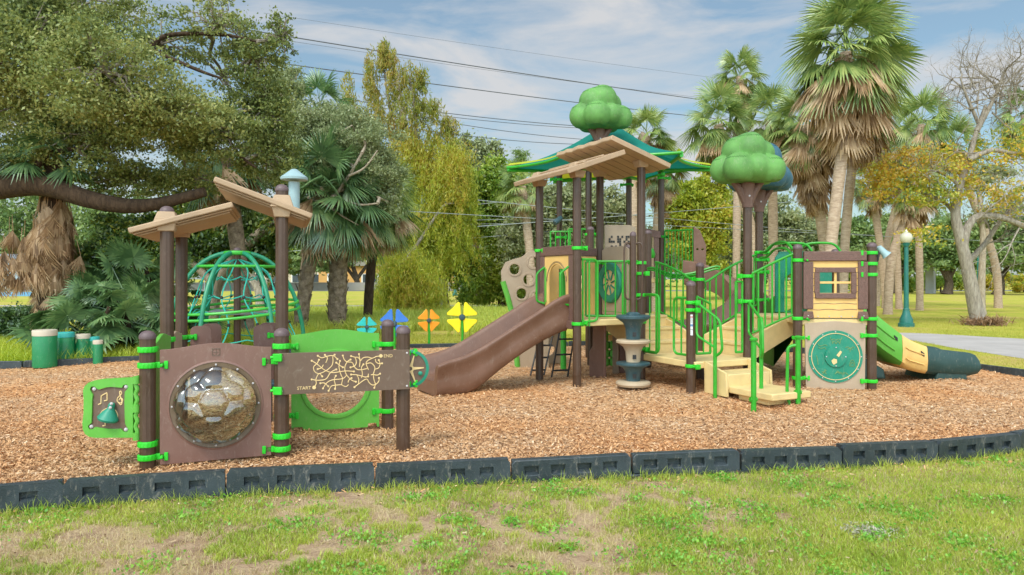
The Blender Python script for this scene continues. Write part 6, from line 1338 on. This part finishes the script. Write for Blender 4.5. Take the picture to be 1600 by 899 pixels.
palm('leaning palm at the left of the grove behind the lamp', [gp_(1384, 40)] + PX(40, (1381, 440), (1376, 390), (1366, 320), (1362, 285)), .19, 1.6, 26, 22, 1.2, 'palm', 'palm')
palm('palm leaning right at the centre of the grove behind the lamp', [gp_(1369, 43)] + PX(43, (1373, 440), (1382, 395), (1400, 322), (1418, 232)), .2, 2.0, 30, 22, 1.0, 'palm', 'palm')
palm('thin upright palm just right of the lamp', [gp_(1437, 37)] + PX(37, (1437, 430), (1435, 350), (1433, 260), (1440, 195)), .17, 2.0, 32, 22, 1.0, 'palm', 'palm')
palm('strongly leaning palm crossing the grove behind the lamp', [gp_(1387, 33)] + PX(33, (1390, 430), (1397, 390), (1414, 345), (1432, 285)), .19, 1.6, 22, 20, 1.0, 'palm', 'palm')
palm('upright palm left of the lamp in the grove', [gp_(1405, 39)] + PX(39, (1403, 430), (1401, 370), (1403, 300), (1398, 245)), .17, 1.7, 28, 24, 1.2, 'palm', 'palm')
palm('palm crown behind the bare branches at upper right', [gp_(1560, 40)] + PX(40, (1552, 400), (1500, 260), (1490, 225)), .2, 1.8, 30, 18, 1.0, 'palm', 'palm')
palm('palm crown cut by the right edge of the photo', [gp_(1625, 36)] + PX(36, (1618, 350), (1605, 230), (1602, 180)), .2, 1.8, 30, 20, 1.0, 'palm', 'palm')
# bare tree with yellow leaves
def twigs(m, p, d, L_, r, depth, tips, grav=.0):
    n = 3; pts = [p]
    for i in range(n): d = (d + Vector(RNG.normal(0, .16, 3)) + ZA * grav).normalized(); pts.append(pts[-1] + d * L_ / n)
    m.tube(pts, [r * (1 - .45 * i / n) for i in range(n + 1)], 5 if r > .02 else 3, cap=False); tips.append(pts[-1])
    if depth:
        for k in range(RNG.integers(2, 4)):
            q = pts[-1] if k == 0 else pts[RNG.integers(1, n + 1)]; a = Vector(RNG.normal(0, 1, 3)); e = (d + a * .62).normalized(); twigs(m, q, e, L_ * RNG.uniform(.62, .82), r * .56, depth - 1, tips, grav)
bt_ = thing('deciduous_tree', 'half bare grey tree with sparse yellow leaves on the right lawn', 'tree', gp_(1530, 25.5)); Yb = 25.5
m = MB(); trp = spline([gp_(1530, Yb)] + PX(Yb, (1522, 470), (1512, 420), (1500, 370), (1493, 335), (1500, 290), (1514, 250), (1526, 205), (1540, 165)), 5)
m.tube(trp, [.5 if i == 0 else .4 if i == 1 else max(.05, .26 - .0054 * i) for i in range(len(trp))], 12)
lb = [(PX(Yb, (1505, 385), (1512, 355), (1530, 338), (1565, 340), (1605, 355), (1640, 360)), .16, .08), (PX(Yb + .5, (1496, 345), (1480, 320), (1440, 300), (1400, 295)), .1, .03), (PX(Yb - .5, (1514, 250), (1550, 235), (1590, 240), (1630, 230)), .1, .03), (PX(Yb, (1526, 205), (1555, 150), (1570, 110)), .1, .03), (PX(Yb, (1530, 195), (1510, 150), (1500, 120)), .07, .02), (PX(Yb, (1500, 290), (1470, 270), (1440, 265)), .07, .02), (PX(Yb + 1, (1512, 410), (1540, 380), (1575, 330), (1620, 300)), .12, .04)]
tips = []
for pts, a, b in lb:
    s = spline(pts, 4); m.tube(s, [a + (b - a) * i / (len(s) - 1) for i in range(len(s))], 8)
m.build('trunk', BK['grey'], bt_, ang=60)
tm_ = MB()
for pts, a, b in lb:
    s = spline(pts, 4); n_ = len(s)
    for i in range(3, n_, 2):
        up_ = .12 if pts[0].z > 4.5 else -.05
        twigs(tm_, s[i], (s[i] - s[i - 1]).normalized() + Vector(RNG.normal(0, .7, 3)) + ZA * up_, RNG.uniform(.7, 1.2), .035, 4, tips, .03)
for i in range(34): twigs(tm_, P(RNG.uniform(1515, 1600), RNG.uniform(120, 180), Yb), Vector(RNG.normal(0, .6, 3)) + ZA * .6, RNG.uniform(.6, 1.0), .03, 4, tips, .04)
tm_.build('branches', BK['grey'], bt_, ang=60)
subs = subpts(EL(Yb, (1395, 265, 45, 28, 1.2), (1440, 300, 60, 25, 1.2), (1370, 290, 30, 25), (1480, 260, 50, 30, .8), (1560, 230, 50, 40, .7), (1580, 310, 40, 35, .7), (1450, 240, 40, 22, .8), (1440, 365, 50, 22, .4), (1530, 290, 40, 30, .5)), 22)
c = cloud(subs, 8500, .24, .7); V, F = leafquads(c, RNG.uniform(.08, .17, len(c)), .5, .4); npmesh('leaves', V, F, LM['yel'], bt_)
tree('thin_tree', 'thin pale trunk standing just behind the half bare tree', 'tree', [gp_(1533, 33)] + PX(33, (1534, 430), (1536, 370), (1530, 300)), (.17, .1), EL(33, (1540, 280, 40, 25, .6), (1560, 330, 40, 25, .6)), 5000, .16, LM['olive'], BK['pale'], per=14)
FB = [(330, 400, 60, 40, 99, 'low green tree far behind the rope dome'), (480, 405, 50, 32, 97, 'low green tree far behind the grey forked trunk'), (420, 395, 60, 38, 100, 'low green tree far behind the leaning dark palm trunk'), (555, 385, 60, 42, 103, 'low green tree far behind the booted palm trunk'), (640, 392, 50, 40, 106, 'low green tree in front of the far orange house'), (720, 395, 60, 40, 104, 'low green tree far behind the slim grey trunk'), (850, 400, 70, 45, 100, 'wide green tree far behind the climbing wall'), (1340, 385, 50, 52, 70, 'dark green oak behind the house post, left of the lamp'), (1400, 375, 48, 60, 78, 'round green oak directly behind the lamp globe'), (1480, 385, 45, 55, 74, 'green oak just right of the concrete pole'), (1560, 380, 55, 60, 72, 'spreading green oak behind the pale thin trunk'), (1625, 375, 50, 65, 70, 'green oak cut by the right edge of the photo'), (1440, 350, 45, 60, 92, 'taller hazy oak behind the concrete pole'), (1285, 395, 45, 45, 84, 'dull green oak behind the trunk of the tallest palm')]
for px, py, rx, ry, Y, lab in FB:
    tree('far_oak', lab, 'tree', [gp_(px, Y)] + PX(Y, (px + 3, 440), (px - 4, 415)), (.5, .25), EL(Y, (px, py, rx, ry * .7), (px - rx * .5, py + ry * .3, rx * .6, ry * .45), (px + rx * .5, py + ry * .25, rx * .6, ry * .45), (px, py - ry * .45, rx * .6, ry * .45)), 17000, .4, LM['far'], BK['oak'], 'trees along the far edge of the lawn', per=22, spread=.2, limbs=[(PX(Y, (px, 440), (px + rx * .3, 415), (px + rx * .5, 395)), .3, .12), (PX(Y, (px, 436), (px - rx * .3, 412), (px - rx * .5, 395)), .28, .12)])
for i, (x0_, x1_, Y, mt, lab) in enumerate([(1290, 1420, 80, 'mid', 'yellow green hedge behind the lamp at the edge of the lawn'), (1420, 1520, 84, 'mid', 'green hedge around the foot of the concrete pole'), (1520, 1680, 82, 'yel', 'rusty yellow hedge behind the half bare tree')]):
    n_ = 8; tree('hedge', lab, 'hedge', [gp_((x0_ + x1_) / 2, Y)] + PX(Y, ((x0_ + x1_) / 2, 450), ((x0_ + x1_) / 2, 444)), (.1, .08), EL(Y, *[(x0_ + (x1_ - x0_) * (k + .5) / n_, 445 - 4 * (k % 3), 14, 13) for k in range(n_)]), 12000, .32, LM[mt], BK['oak'], 'hedges along the far edge of the right lawn', per=12, twig=0)
# far wood behind everything: one mass
cl = []
for i in range(70):
    px = -350 + 2300 * (i + RNG.random()) / 70; h = RNG.uniform(60, 125) * (1.9 if px < 250 else 1.1 if px < 1000 else .9); cl += EL(RNG.uniform(128, 165), (px, 440 - h * .45, RNG.uniform(30, 50), h * .55))
subs = subpts(cl, 16); c = cloud(subs, 130000, .24, .7); V, F = leafquads(c, RNG.uniform(.5, 1.1, len(c)), .55, .4)
tag(npmesh('far_wood', V, F, LM['far']), kind='stuff')
